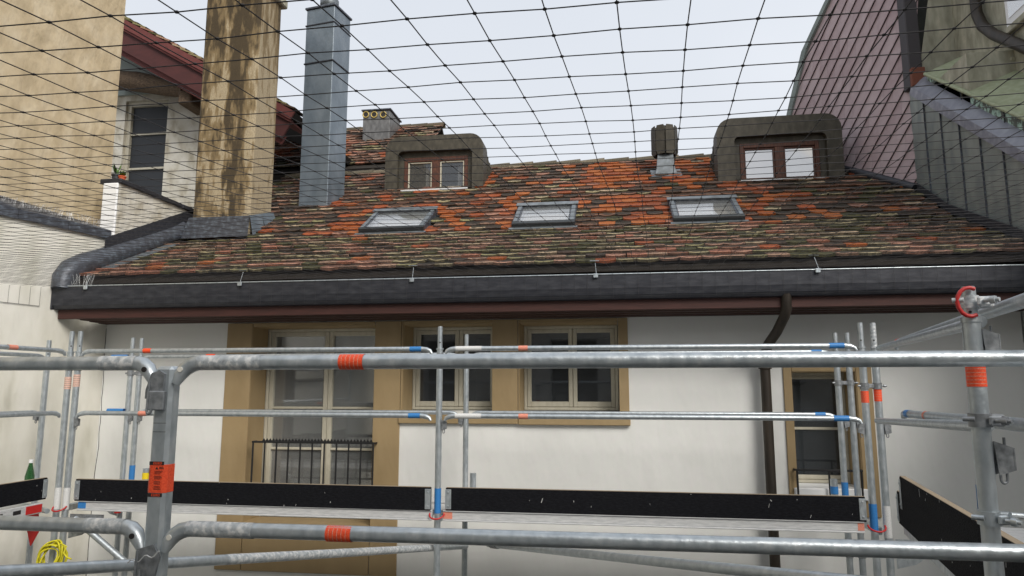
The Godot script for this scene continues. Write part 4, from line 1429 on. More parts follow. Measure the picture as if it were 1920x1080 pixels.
# ---------------------------------------------------------------- safety net
func net_y(z: float, x: float) -> float:
	# rises slowly away from the camera to the lip of the gutter
	return 6.487 - .0808 * z + .007 * sin(x * 1.7 + z * .8) + .003 * sin(x * 4.1 - z * 2.3)
func safety_net() -> void:
	var net := node("safety_net", self)
	tag(net, "black knotted safety net stretched over the court to the gutter", "net")
	var dz := .0945
	var dx := .1065
	var shear := tan(deg_to_rad(3.4))
	rng.seed = 64
	# phase from one knot seen in the photograph
	var K := on_z(1187, 229, -1.629)
	var zs := []
	var z := -1.629
	while z > -5.86: z -= dz
	z += dz
	while z < .35:
		zs.append(z); z += dz
	var XL := -5.235
	var XR := 3.42
	var P := func(i: int, zz: float) -> Vector3:
		var x := K.x + i * dx - (zz + 1.629) * shear
		return Vector3(x + sin(i * 12.9898 + zz * 7.1) * .0022, net_y(zz, x) + sin(i * 5.3 + zz * 21.0) * .0016, zz + sin(i * 3.7 + zz * 5.0) * .002)
	var R := .00105
	var knots := []
	for i in range(-62, 40):
		var pts := []
		for zz in zs:
			var p: Vector3 = P.call(i, zz)
			if p.x < wall_x(p.z) + .012 or p.x > XR: continue
			pts.append(p)
			if zz < -.9 or absf(p.x) < 1.5: knots.append(p)
		if pts.size() < 3: continue
		# over the lip and down the face of the gutter
		if pts[0].z < -5.7:
			var x: float = pts[0].x
			pts.push_front(Vector3(x + .002, 6.967, -5.874))
			pts.push_front(Vector3(x + .004, 6.87, -5.880))
			pts.push_front(Vector3(x + .006, 6.745, -5.89))
		var st := begin()
		tube(st, pts, R, 5, false)
		obj(st, "cord", "net_cord", net)
	for zz in zs:
		var pts := []
		for i in range(-62, 40):
			var p: Vector3 = P.call(i, zz)
			if p.x < wall_x(p.z) + .012 or p.x > XR: continue
			pts.append(p)
		# hanging down the left wall
		var xw := wall_x(zz) + .008
		pts.push_front(Vector3(xw, net_y(zz, xw) - .01, zz))
		pts.push_front(Vector3(xw, minf(6.755, net_y(zz, xw) - .05), zz))
		var st := begin()
		tube(st, pts, R, 5, false)
		obj(st, "cord", "net_cord", net)
	for y in [6.935, 6.90, 6.865, 6.83, 6.795, 6.76]:
		var st := begin()
		var pts := []
		for k in 60: pts.append(Vector3(lerpf(XL, XR, k / 59.0), y + .004 * sin(k * 2.1), -5.873 - .016 * smoothstep(6.967, 6.745, y)))
		tube(st, pts, .0008, 4, false)
		obj(st, "cord", "net_cord", net)
	var mm := MultiMesh.new()
	mm.transform_format = MultiMesh.TRANSFORM_3D
	var sp := SphereMesh.new()
	sp.radius = .0034; sp.height = .0052
	sp.radial_segments = 6; sp.rings = 3
	sp.material = M["net_cord"]
	mm.mesh = sp
	mm.instance_count = knots.size()
	for k in knots.size():
		mm.set_instance_transform(k, Transform3D(Basis(Vector3(0, 1, 0), rng.randf() * 3.0).scaled(Vector3(1.25, .9, 1)), knots[k]))
	var mi := MultiMeshInstance3D.new()
	mi.name = "knots"
	mi.multimesh = mm
	mi.set_meta("kind", "stuff")
	net.add_child(mi, true)
	# border rope on the left wall
	var st := begin()
	var bp := []
	for zz in zs: bp.append(Vector3(wall_x(zz) + .008, minf(6.755, net_y(zz, -5.4) - .05), zz))
	tube(st, bp, .0025, 6)
	obj(st, "border_rope", "net_cord", net)

# ---------------------------------------------------------------- scaffold parts
func standard(s: Node, foot: Vector3, top: float, blue := 0.0, sticker := "", r := .0242, spigot := true) -> Node3D:
	var p := node("standard", s)
	var st := begin()
	var ys := top - (.175 if spigot else 0.0)
	tube(st, [foot, Vector3(foot.x, ys, foot.z)], r, 16)
	obj(st, "tube", "galv", p)
	if spigot:
		st = begin()
		var b := Vector3(foot.x, 0, foot.z)
		tube(st, [b + Vector3(0, ys, 0), b + Vector3(0, top - .006, 0), b + Vector3(0, top, 0)], [r * .79, r * .79, r * .66], 16)
		tube(st, [b + Vector3(0, ys - .004, 0), b + Vector3(0, ys + .006, 0)], r * 1.22, 16)
		obj(st, "spigot", "galv_worn" if sticker == "rust" else "galv", p)
		st = begin()
		var d := (CAM - b); d.y = 0
		d = d.normalized()
		tube(st, [b + Vector3(0, ys + .05, 0) + d * (r * .78), b + Vector3(0, ys + .05, 0) + d * (r * .78 + .0008)], .006, 10)
		obj(st, "pin_hole", "ink", p)
	if blue > 0.0:
		st = begin(); tube(st, [Vector3(foot.x, blue - .09, foot.z), Vector3(foot.x, blue + .09, foot.z)], r + .0012, 16, false); obj(st, "blue_paint_mark", "blue_paint", p)
	return p
func band(p: Node, called: String, a: Vector3, b: Vector3, r: float, mt: String, printed := true) -> void:
	var st := begin()
	tube(st, [a, b], r + .0013, 16, false)
	var o := obj(st, called, mt, p)
	if printed:
		# faint rows of print round the label
		st = begin()
		var d := b - a
		for k in 5:
			var c := a + d * (.14 + .17 * k)
			var t := d.normalized()
			tube(st, [c - t * .0011, c + t * .0011], r + .0016, 16, false)
		obj(st, "print", "orange_faded" if mt == "orange" else "ink", p)
func rail(s: Node, a: Vector3, b: Vector3, r := .0185, hook_a := true, hook_b := true, mt := "galv") -> Node3D:
	var g := node("guardrail", s)
	var d := (b - a).normalized()
	var st := begin()
	var pts := []
	var rr := []
	if hook_a:
		pts.append_array([a + d * .004 - Vector3(0, .036, 0), a + d * .016 - Vector3(0, .016, 0), a + d * .045 - Vector3(0, .005, 0)])
		rr.append_array([r * .55, r * .85, r * 1.05])
	pts.append(a + d * (.08 if hook_a else 0.0)); rr.append(r)
	pts.append(b - d * (.08 if hook_b else 0.0)); rr.append(r)
	if hook_b:
		pts.append_array([b - d * .045 - Vector3(0, .005, 0), b - d * .016 - Vector3(0, .016, 0), b - d * .004 - Vector3(0, .036, 0)])
		rr.append_array([r * 1.05, r * .85, r * .55])
	tube(st, pts, rr, 14)
	obj(st, "tube", mt, g)
	return g
func wedge(p: Node, at: Vector3, side: Vector3, sc := 1.0) -> void:
	# wedge box with its hanging pin, where a guardrail hooks on
	var w := node("wedge_box", p)
	var b := Basis(side, Vector3.UP, side.cross(Vector3.UP))
	var st := begin()
	var c := at + side * .045 * sc
	slab(st, [c + b * (Vector3(-.02, .05, .014) * sc), c + b * (Vector3(.034, .03, .014) * sc), c + b * (Vector3(.034, -.035, .014) * sc), c + b * (Vector3(-.012, -.05, .014) * sc)], b.z, .004 * sc)
	slab(st, [c + b * (Vector3(-.02, .05, -.011) * sc), c + b * (Vector3(.034, .03, -.011) * sc), c + b * (Vector3(.034, -.035, -.011) * sc), c + b * (Vector3(-.012, -.05, -.011) * sc)], b.z, .004 * sc)
	box(st, c + b * (Vector3(.033, -.002, .0) * sc), Vector3(.004, .065, .03) * sc, b)
	obj(st, "plate", "galv_dark", w)
	st = begin()
	var lp := []
	for k in 9:
		var a := PI * k / 8
		lp.append(c + b * (Vector3(.006 + .009 * cos(a), -.062 - .012 * sin(a), .0) * sc))
	tube(st, [c + b * (Vector3(.015, .06, .0) * sc)] + lp + [c + b * (Vector3(-.003, .0, .0) * sc)], .0042 * sc, 8)
	obj(st, "pin", "galv_dark", w)
func coupler(s: Node, a: Vector3, b: Vector3, r := .0242, mt := "galv_dark") -> Node3D:
	# two half clamps joined by a bolt
	var c := node("coupler", s)
	var d := (b - a).normalized()
	var st := begin()
	for q in [a, b]: tube(st, [q - Vector3(0, .022, 0), q + Vector3(0, .022, 0)], r + .006, 16)
	box(st, (a + b) * .5, Vector3((b - a).length() * .7, .03, .03), Basis(d, Vector3.UP, d.cross(Vector3.UP)), .004)
	obj(st, "clamp", mt, c)
	st = begin()
	var f := d.cross(Vector3.UP).normalized()
	if f.dot(CAM - a) < 0: f = -f
	tube(st, [b + d * (r + .0) + f * .008, b + d * (r + .035) + f * .008], .006, 8)
	tube(st, [b + d * (r + .014) + f * .008, b + d * (r + .026) + f * .008], .011, 6)
	obj(st, "bolt", mt, c)
	st = begin()
	tube(st, [a - d * (r + .0) + f * .008, a - d * (r + .02) + f * .008], .009, 6)
	obj(st, "bolt_head", mt, c)
	return c
func toe_board(s: Node, a: Vector3, b: Vector3, hgt: float, th := .03) -> Node3D:
	var t := node("toe_board", s)
	var d := (b - a).normalized()
	var bs := Basis(d, Vector3.UP, d.cross(Vector3.UP))
	var st := begin()
	box(st, (a + b) * .5 - Vector3(0, hgt * .5, 0), Vector3((b - a).length(), hgt, th), bs, .003)
	obj(st, "board", "board_black", t)
	st = begin()
	box(st, (a + b) * .5 + Vector3(0, .0012, 0), Vector3((b - a).length() - .01, .002, th - .006), bs)
	obj(st, "worn_edge", "wood_edge", t)
	# scratches and plaster splashes
	rng.seed = int(a.x * 100) + 999
	st = begin()
	var side := bs.z if bs.z.dot(CAM - a) > 0 else -bs.z
	for k in 12:
		var c := a.lerp(b, rng.randf()) - Vector3(0, rng.randf() * hgt * .95, 0) + side * (th * .5 + .0006)
		var l := rng.randf_range(.003, .014) * (3.5 if rng.randf() < .25 else 1.0)
		box(st, c, Vector3(rng.randf_range(.001, .004), l, .0006), bs * Basis(Vector3(0, 0, 1), rng.randf_range(-.7, .7)))
	obj(st, "splashes", "white_wear", t)
	for q in [a, b]:
		st = begin()
		var o: Vector3 = q + d * (.02 if q == a else -.02) - Vector3(0, hgt * .5, 0) + side * (th * .5 + .003)
		box(st, o, Vector3(.045, hgt * .86, .004), bs, .002)
		for y in [-.3, .3]: box(st, o + Vector3(0, hgt * y, 0) + side * .004, Vector3(.014, .014, .006), bs, .002)
		obj(st, "end_bracket", "galv", t)
	return t
func deck(s: Node, a: Vector3, b: Vector3, wid: Vector3) -> void:
	# two perforated steel planks on the transoms
	for k in 2:
		var st := begin()
		var p0 := a + wid * (.03 + .49 * k)
		var p1 := b + wid * (.03 + .49 * k)
		var w := wid * .46
		var y := Vector3(0, -.035, 0)
		slab(st, [p0, p1, p1 + w, p0 + w], Vector3.UP, .004)
		slab(st, [p0, p1, p1 + y, p0 + y], -wid.normalized(), .004)
		slab(st, [p0 + w, p1 + w, p1 + w + y, p0 + w + y], wid.normalized(), .004)
		obj(st, "deck_plank", "alu", s)
func gusset(s: Node, at: Vector3, side: Vector3, mt := "galv_dark") -> void:
	var st := begin()
	var n := side.cross(Vector3.UP).normalized()
	var o := at
	# plate with a slot: triangle-like bracket under the deck
	slab(st, [o, o + side * .30, o + side * .30 - Vector3(0, .03, 0), o + side * .12 - Vector3(0, .16, 0), o - Vector3(0, .19, 0)], n, .006)
	obj(st, "gusset", mt, s)

func facade_scaffold() -> void:
	var s := node("scaffold", self)
	tag(s, "galvanised scaffold along the white facade with long black toe boards", "scaffold")
	var zo := -5.2
	var zi := -6.0
	var top := 6.455
	var a := standard(s, Vector3(-4.505, 0, zo), top + .005)
	var a2 := standard(s, Vector3(-4.425, 0, zo), top + .005)
	var ai := standard(s, Vector3(-4.545, 0, zi), 6.463)
	var ai2 := standard(s, Vector3(-4.452, 0, zi), 6.458, 5.19)
	var b := standard(s, Vector3(-1.337, 0, zo), 6.461, 5.16)
	var bi := standard(s, Vector3(-1.302, 0, zi), 6.458)
	var c := standard(s, Vector3(1.71, 0, zo), 6.448, 5.12)
	var c2 := standard(s, Vector3(1.795, 0, zo), 6.446, 0.0, "rust")
	var ci := standard(s, Vector3(1.775, 0, zi), 6.437, 5.16)
	var ci2 := standard(s, Vector3(1.868, 0, zi), 6.436)
	for q in [[b, Vector3(-1.337, 6.20, zo), .045], [c, Vector3(1.71, 5.93, zo), .04], [c2, Vector3(1.795, 5.95, zo), .05], [a, Vector3(-4.505, 6.03, zo), .05], [a2, Vector3(-4.425, 6.05, zo), .05]]:
		band(q[0], "warning_label", q[1] - Vector3(0, q[2], 0), q[1] + Vector3(0, q[2], 0), .0242, "orange" if q[1].x > 0 else ("orange_faded" if q[1].x > -2.0 else "label_pale"))
	for q in [[a, -4.505], [a2, -4.425]]:
		band(q[0], "white_paint_mark", Vector3(q[1], 5.02, zo), Vector3(q[1], 5.19, zo), .0242, "white_wear", false)
	band(c2, "white_paint_mark", Vector3(1.795, 4.99, zo), Vector3(1.795, 5.20, zo), .0242, "white_wear", false)
	# guardrails, two heights and two rows
	for y in [6.285, 5.783]:
		var up: bool = y > 6.0
		var zz := zo + .045
		var yy: float = y
		var r1 := rail(s, Vector3(-4.36, yy + .005, zz), Vector3(-1.385, yy, zz))
		var r2 := rail(s, Vector3(-1.285, yy, zz), Vector3(1.665, yy, zz))
		band(r1, "blue_paint_mark", Vector3(-1.56, yy, zz), Vector3(-1.47, yy, zz), .0185, "blue_paint", false)
		band(r2, "blue_paint_mark", Vector3(1.48, yy, zz), Vector3(1.58, yy, zz), .0185, "blue_paint", false)
		band(r1, "warning_label", Vector3(-3.80, yy + .004, zz), Vector3(-3.73, yy + .004, zz), .0185, "orange" if up else "orange_faded", false)
		band(r2, "warning_label", Vector3(-.72, yy, zz), Vector3(-.65, yy, zz), .0185, "orange_faded", false)
		band(r2, "white_paint_mark", Vector3(-1.20, yy, zz), Vector3(-1.0, yy, zz), .0185, "white_wear", false)
		var zj := zi + .04
		var r3 := rail(s, Vector3(-4.40, yy - .005, zj), Vector3(-1.36, yy - .005, zj))
		var r4 := rail(s, Vector3(-1.25, yy - .005, zj), Vector3(1.73, yy - .005, zj))
		band(r3, "blue_paint_mark", Vector3(-4.72, yy - .005, zj), Vector3(-4.55, yy - .005, zj), .0185, "blue_paint", false)
		band(r4, "blue_paint_mark", Vector3(1.57, yy - .005, zj), Vector3(1.65, yy - .005, zj), .0185, "blue_paint", false)
		if up: band(r3, "warning_label", Vector3(-3.75, yy - .005, zj), Vector3(-3.66, yy - .005, zj), .0185, "orange", false)
		for q in [[a2, Vector3(-4.425, yy - .07, zo), 1.0], [b, Vector3(-1.337, yy - .07, zo), 1.0], [c, Vector3(1.71, yy - .07, zo), -1.0], [c2, Vector3(1.795, yy - .07, zo), 1.0], [ai, Vector3(-4.545, yy - .07, zi), 1.0], [ai2, Vector3(-4.452, yy - .07, zi), 1.0], [bi, Vector3(-1.302, yy - .07, zi), -1.0], [ci, Vector3(1.775, yy - .07, zi), 1.0], [ci2, Vector3(1.868, yy - .07, zi), 1.0]]:
			wedge(q[0], q[1] + Vector3(0, 0, .01), Vector3(q[2], 0, 0), .8)
	coupler(s, Vector3(-4.505, 6.155, zo), Vector3(-4.425, 6.155, zo))
	coupler(s, Vector3(-4.545, 6.125, zi), Vector3(-4.452, 6.125, zi))
	coupler(s, Vector3(1.71, 6.005, zo), Vector3(1.795, 6.005, zo))
	coupler(s, Vector3(1.775, 6.03, zi), Vector3(1.868, 6.03, zi))
	coupler(s, Vector3(1.775, 4.70, zi), Vector3(1.868, 4.70, zi))
	coupler(s, Vector3(-4.545, 4.74, zi), Vector3(-4.452, 4.74, zi))
	# toe boards and the aluminium deck edge below
	toe_board(s, Vector3(-4.33, 5.262, zo + .015), Vector3(-1.385, 5.258, zo + .015), .17)
	toe_board(s, Vector3(-1.27, 5.258, zo + .015), Vector3(1.655, 5.258, zo + .015), .165)
	for q in [[-4.30, -1.375], [-1.29, 1.64]]:
		var st := begin()
		bar(st, q[0], q[1], 5.03, 5.085, zo - .03, zo + .018, .004)
		bar(st, q[0], q[1], 5.018, 5.029, zo - .03, zo + .03, .002)
		bar(st, q[0], q[1], 5.086, 5.094, zo - .03, zo + .028, .002)
		obj(st, "deck_edge", "alu", s)
	for q in [[-4.30, -3.95, "blue_paint"], [-1.29, -1.22, "orange_faded"], [1.60, 1.641, "orange_faded"]]:
		var st := begin(); bar(st, q[0], lerpf(q[0], q[1], .2 if q[2] == "blue_paint" else 1.0), 5.034, 5.081, zo + .018, zo + .0195); obj(st, "paint_patch", q[2], s)
	deck(s, Vector3(-4.3, 5.075, zo - .06), Vector3(1.64, 5.075, zo - .06), Vector3(0, 0, -.68))
	for x in [-4.46, -1.337, 1.75]:
		var st := begin(); bar(st, x - .02, x + .02, 5.0, 5.05, zi, zo - .03, .004); obj(st, "transom", "galv", s)
	gusset(s, Vector3(-4.52, 5.0, zi), Vector3(-1, 0, 0))
	gusset(s, Vector3(1.84, 4.98, zo), Vector3(1, 0, 0), "galv")
	gusset(s, Vector3(-4.38, 4.985, zo), Vector3(1, 0, 0))
	# short tube ends standing on the deck behind the boards
	for q in [[274, 878, "yellow_plastic"], [887, 887, ""], [1563, 898, "blue_paint"]]:
		var p := on_z(q[0], q[1], -5.7)
		var st := begin(); tube(st, [Vector3(p.x, 5.08, p.z), Vector3(p.x, p.y, p.z)], .026, 14); var o := obj(st, "tube_stub", "galv", s)
		if q[2]: band(s, "stub_collar", Vector3(p.x, 5.2, p.z), Vector3(p.x, 5.255, p.z), .027, q[2], false)
	# red cap under the left deck
	var st := begin(); tube(st, [Vector3(-4.53, 4.86, zi + .05), Vector3(-4.53, 4.92, zi + .05)], .029, 14); obj(st, "red_collar", "red_cap", s)
	# diagonal brace down at the left end
	st = begin(); tube(st, [on_z(140, 972, zo + .06), on_z(300, 1110, zo + .06)], .0242, 14); obj(st, "diagonal_brace", "galv", s)
	# red locking wires
	for q in [Vector3(-4.46, 5.03, zo + .02), Vector3(-1.337, 5.055, zo + .02), Vector3(1.72, 5.055, zo + .02)]:
		st = begin()
		var pts := []
		for k in 13:
			var t := PI * (-.05 + 1.1 * k / 12.0)
			pts.append(q + Vector3(cos(t) * .055, -.02 - sin(t) * .028 + .03, sin(t) * .045))
		tube(st, pts, .0062, 8)
		obj(st, "locking_wire", "red_wire", s)

func left_scaffold() -> void:
	var s := node("scaffold", self)
	tag(s, "galvanised scaffold return along the pale corner house wall, with short black toe board", "scaffold")
	var x := -4.5
	var p := standard(s, Vector3(-5.05, 0, -5.57), 6.415)
	var q := standard(s, Vector3(-4.5, 0, -2.3), 6.45)
	var r1 := rail(s, Vector3(x + .02, 6.293, -2.4), Vector3(x + .02, 6.29, -5.12))
	band(r1, "warning_label", Vector3(x + .02, 6.292, -4.56), Vector3(x + .02, 6.292, -4.64), .0185, "orange_faded", false)
	var r2 := rail(s, Vector3(x + .02, 5.80, -2.4), Vector3(x + .02, 5.79, -5.12), .0185, true, true, "galv")
	wedge(p, Vector3(-5.05, 5.74, -5.55), Vector3(-1, 0, 0), .8)
	var r3 := rail(s, Vector3(-5.02, 6.27, -2.4), Vector3(-5.02, 6.27, -5.5))
	var r4 := rail(s, Vector3(-5.02, 5.78, -2.4), Vector3(-5.02, 5.78, -5.5))
	toe_board(s, Vector3(x, 5.30, -2.4), Vector3(x, 5.285, -5.06), .165)
	var st := begin()
	bar(st, x - .03, x + .02, 5.02, 5.10, -5.03, -2.4, .004)
	obj(st, "deck_edge", "alu", s)
	for k in 3:
		st = begin(); bar(st, x + .02, x + .0212, 5.045, 5.075, -4.95 + k * .16 - .035, -4.95 + k * .16 + .035); obj(st, "slot", "ink", s)
	st = begin(); bar(st, x + .0205, x + .0225, 5.03, 5.09, -5.02, -4.93 + .06); obj(st, "paint_patch", "red_cap", s)
	deck(s, Vector3(x - .02, 5.09, -2.4), Vector3(x - .02, 5.09, -5.0), Vector3(-.55, 0, 0))
	st = begin(); tube(st, [Vector3(-5.05, 5.02, -5.4), Vector3(x, 5.02, -5.1)], .02, 10); obj(st, "transom", "galv", s)
	st = begin(); slab(st, [Vector3(-4.75, 5.0, -5.14), Vector3(-4.62, 5.0, -5.14), Vector3(-4.60, 4.85, -5.14), Vector3(-4.66, 4.74, -5.14)], Vector3(0, 0, 1), .012); obj(st, "red_bracket", "red_cap", s)
	# post of the bay standing just outside the frame, with its flat hook
	st = begin(); tube(st, [Vector3(-4.72, 0, -5.55), Vector3(-4.72, 4.98, -5.55)], .0242, 14); obj(st, "prop", "galv_dark", s)

func right_scaffold() -> void:
	var s := node("scaffold", self)
	tag(s, "galvanised scaffold return at the right, with slanting double black toe board", "scaffold")
	# near standard carrying clamps and label; box-section sleeve below its spigot
	var P := Vector3(1.03, 0, -2.2)
	var p := node("standard", s)
	var st := begin()
	tube(st, [P, P + Vector3(0, 6.195, 0)], .0240, 18)
	obj(st, "tube", "galv", p)
	st = begin()
	tube(st, [P + Vector3(0, 6.19, 0), P + Vector3(0, 6.286, 0), P + Vector3(0, 6.292, 0)], [.0190, .0190, .0165], 18)
	tube(st, [P + Vector3(0, 6.186, 0), P + Vector3(0, 6.2, 0)], .027, 18)
	obj(st, "spigot", "galv", p)
	st = begin()
	var d := (CAM - P); d.y = 0; d = d.normalized()
	tube(st, [P + Vector3(0, 6.215, 0) + d * .0188, P + Vector3(0, 6.215, 0) + d * .0196], .0045, 10)
	obj(st, "pin_hole", "ink", p)
	band(p, "warning_label", P + Vector3(0, 6.0, 0), P + Vector3(0, 6.062, 0), .0240, "orange")
	wedge(p, P + Vector3(.0, 6.125, .0), Vector3(1, 0, 0), .85)
	wedge(p, P + Vector3(.0, 5.80, .0), Vector3(1, 0, 0), .95)
	# second standard further back
	var b := standard(s, Vector3(1.735, 0, -3.75), 6.30, 5.44, "", .0242, false)
	# guardrails running away to the facade scaffold
	var f := func(px: float, py: float, z: float) -> Vector3: return on_z(px, py, z)
	rail(s, f.call(1648, 653, -4.95), f.call(1838, 603, -2.25), .0185, false, false)
	var g := rail(s, f.call(1680, 643, -4.45), f.call(2010, 534, -1.75), .02, true, false)
	rail(s, f.call(1645, 789, -5.0), f.call(1850, 800, -2.3), .0185, false, false)
	var g2 := rail(s, f.call(1694, 775, -4.3), f.call(2010, 806, -1.8), .02, true, false)
	band(g, "warning_label", f.call(1680, 643, -4.45).lerp(f.call(2010, 534, -1.75), .03), f.call(1680, 643, -4.45).lerp(f.call(2010, 534, -1.75), .055), .02, "orange", false)
	band(g2, "warning_label", f.call(1694, 775, -4.3).lerp(f.call(2010, 806, -1.8), .28), f.call(1694, 775, -4.3).lerp(f.call(2010, 806, -1.8), .30), .02, "orange_faded", false)
	band(g2, "blue_paint_mark", f.call(1694, 775, -4.3).lerp(f.call(2010, 806, -1.8), .05), f.call(1694, 775, -4.3).lerp(f.call(2010, 806, -1.8), .10), .02, "blue_paint", false)
	# clamps on the near standard
	for q in [[6.245, "galv_worn", .0194], [5.905, "galv_dark", .0244], [5.635, "galv", .0244]]:
		var c := node("coupler", s)
		st = begin()
		var o: Vector3 = P + Vector3(0, q[0], 0)
		tube(st, [o - Vector3(0, .019, 0), o + Vector3(0, .019, 0)], q[2] + .006, 18)
		box(st, o + Vector3(.044, 0, .0), Vector3(.038, .034, .03), Basis(Vector3.UP, -.25), .005)
		box(st, o + Vector3(.024, 0, .034), Vector3(.042, .026, .011), Basis(Vector3.UP, .3), .004)
		obj(st, "clamp", q[1], c)
		st = begin()
		tube(st, [o + Vector3(.02, 0, .045), o + Vector3(.045, 0, .075)], .0062, 8)
		tube(st, [o + Vector3(.030, 0, .056), o + Vector3(.039, 0, .067)], .0125, 6)
		obj(st, "bolt", q[1], c)
		st = begin()
		tube(st, [o + Vector3(-.055, .004, .02), o + Vector3(-.03, .004, .035)], .008, 6)
		obj(st, "bolt_head", q[1], c)
	st = begin()
	var hp := []
	for k in 11:
		var t := PI * (.35 + 1.3 * k / 10.0)
		hp.append(P + Vector3(-.012 + cos(t) * .034, 6.243 + sin(t) * .042, .030))
	tube(st, hp, .0058, 10)
	obj(st, "red_handle", "red_wire", s)
	st = begin()
	tube(st, [P + Vector3(.035, 5.65, .04), P + Vector3(.10, 5.645, .03), P + Vector3(.145, 5.635, .02), P + Vector3(.158, 5.60, .015)], .008, 10)
	obj(st, "hook_bar", "galv", s)
	# toe boards, one above the other, slanting towards the camera
	var t0 := f.call(1692, 893, -4.5) as Vector3
	var t1 := f.call(1922, 1012, -2.45) as Vector3
	t1.y = t0.y + .03
	toe_board(s, t0, t0.lerp(t1, 1.5), .20, .035)
	var u0 := t0 + Vector3(.02, -.10, -.12)
	toe_board(s, u0, u0 + (t1 - t0) * 1.5, .19, .03)
	st = begin()
	var e0 := t0 + Vector3(.0, -.30, .0)
	var dirn := (t1 - t0).normalized()
	box(st, e0 + dirn * 1.6, Vector3(3.2, .06, .03), Basis(dirn, Vector3.UP, dirn.cross(Vector3.UP)), .004)
	obj(st, "deck_edge", "galv", s)
	for k in 6:
		st = begin(); box(st, e0 + dirn * (.12 + .2 * k) + dirn.cross(Vector3.UP) * -.0155, Vector3(.05, .028, .002), Basis(dirn, Vector3.UP, dirn.cross(Vector3.UP))); obj(st, "slot", "ink", s)
	deck(s, e0 + Vector3(.05, .04, 0), e0 + Vector3(.05, .04, 0) + dirn * 3.2, Vector3(.6, 0, .12))

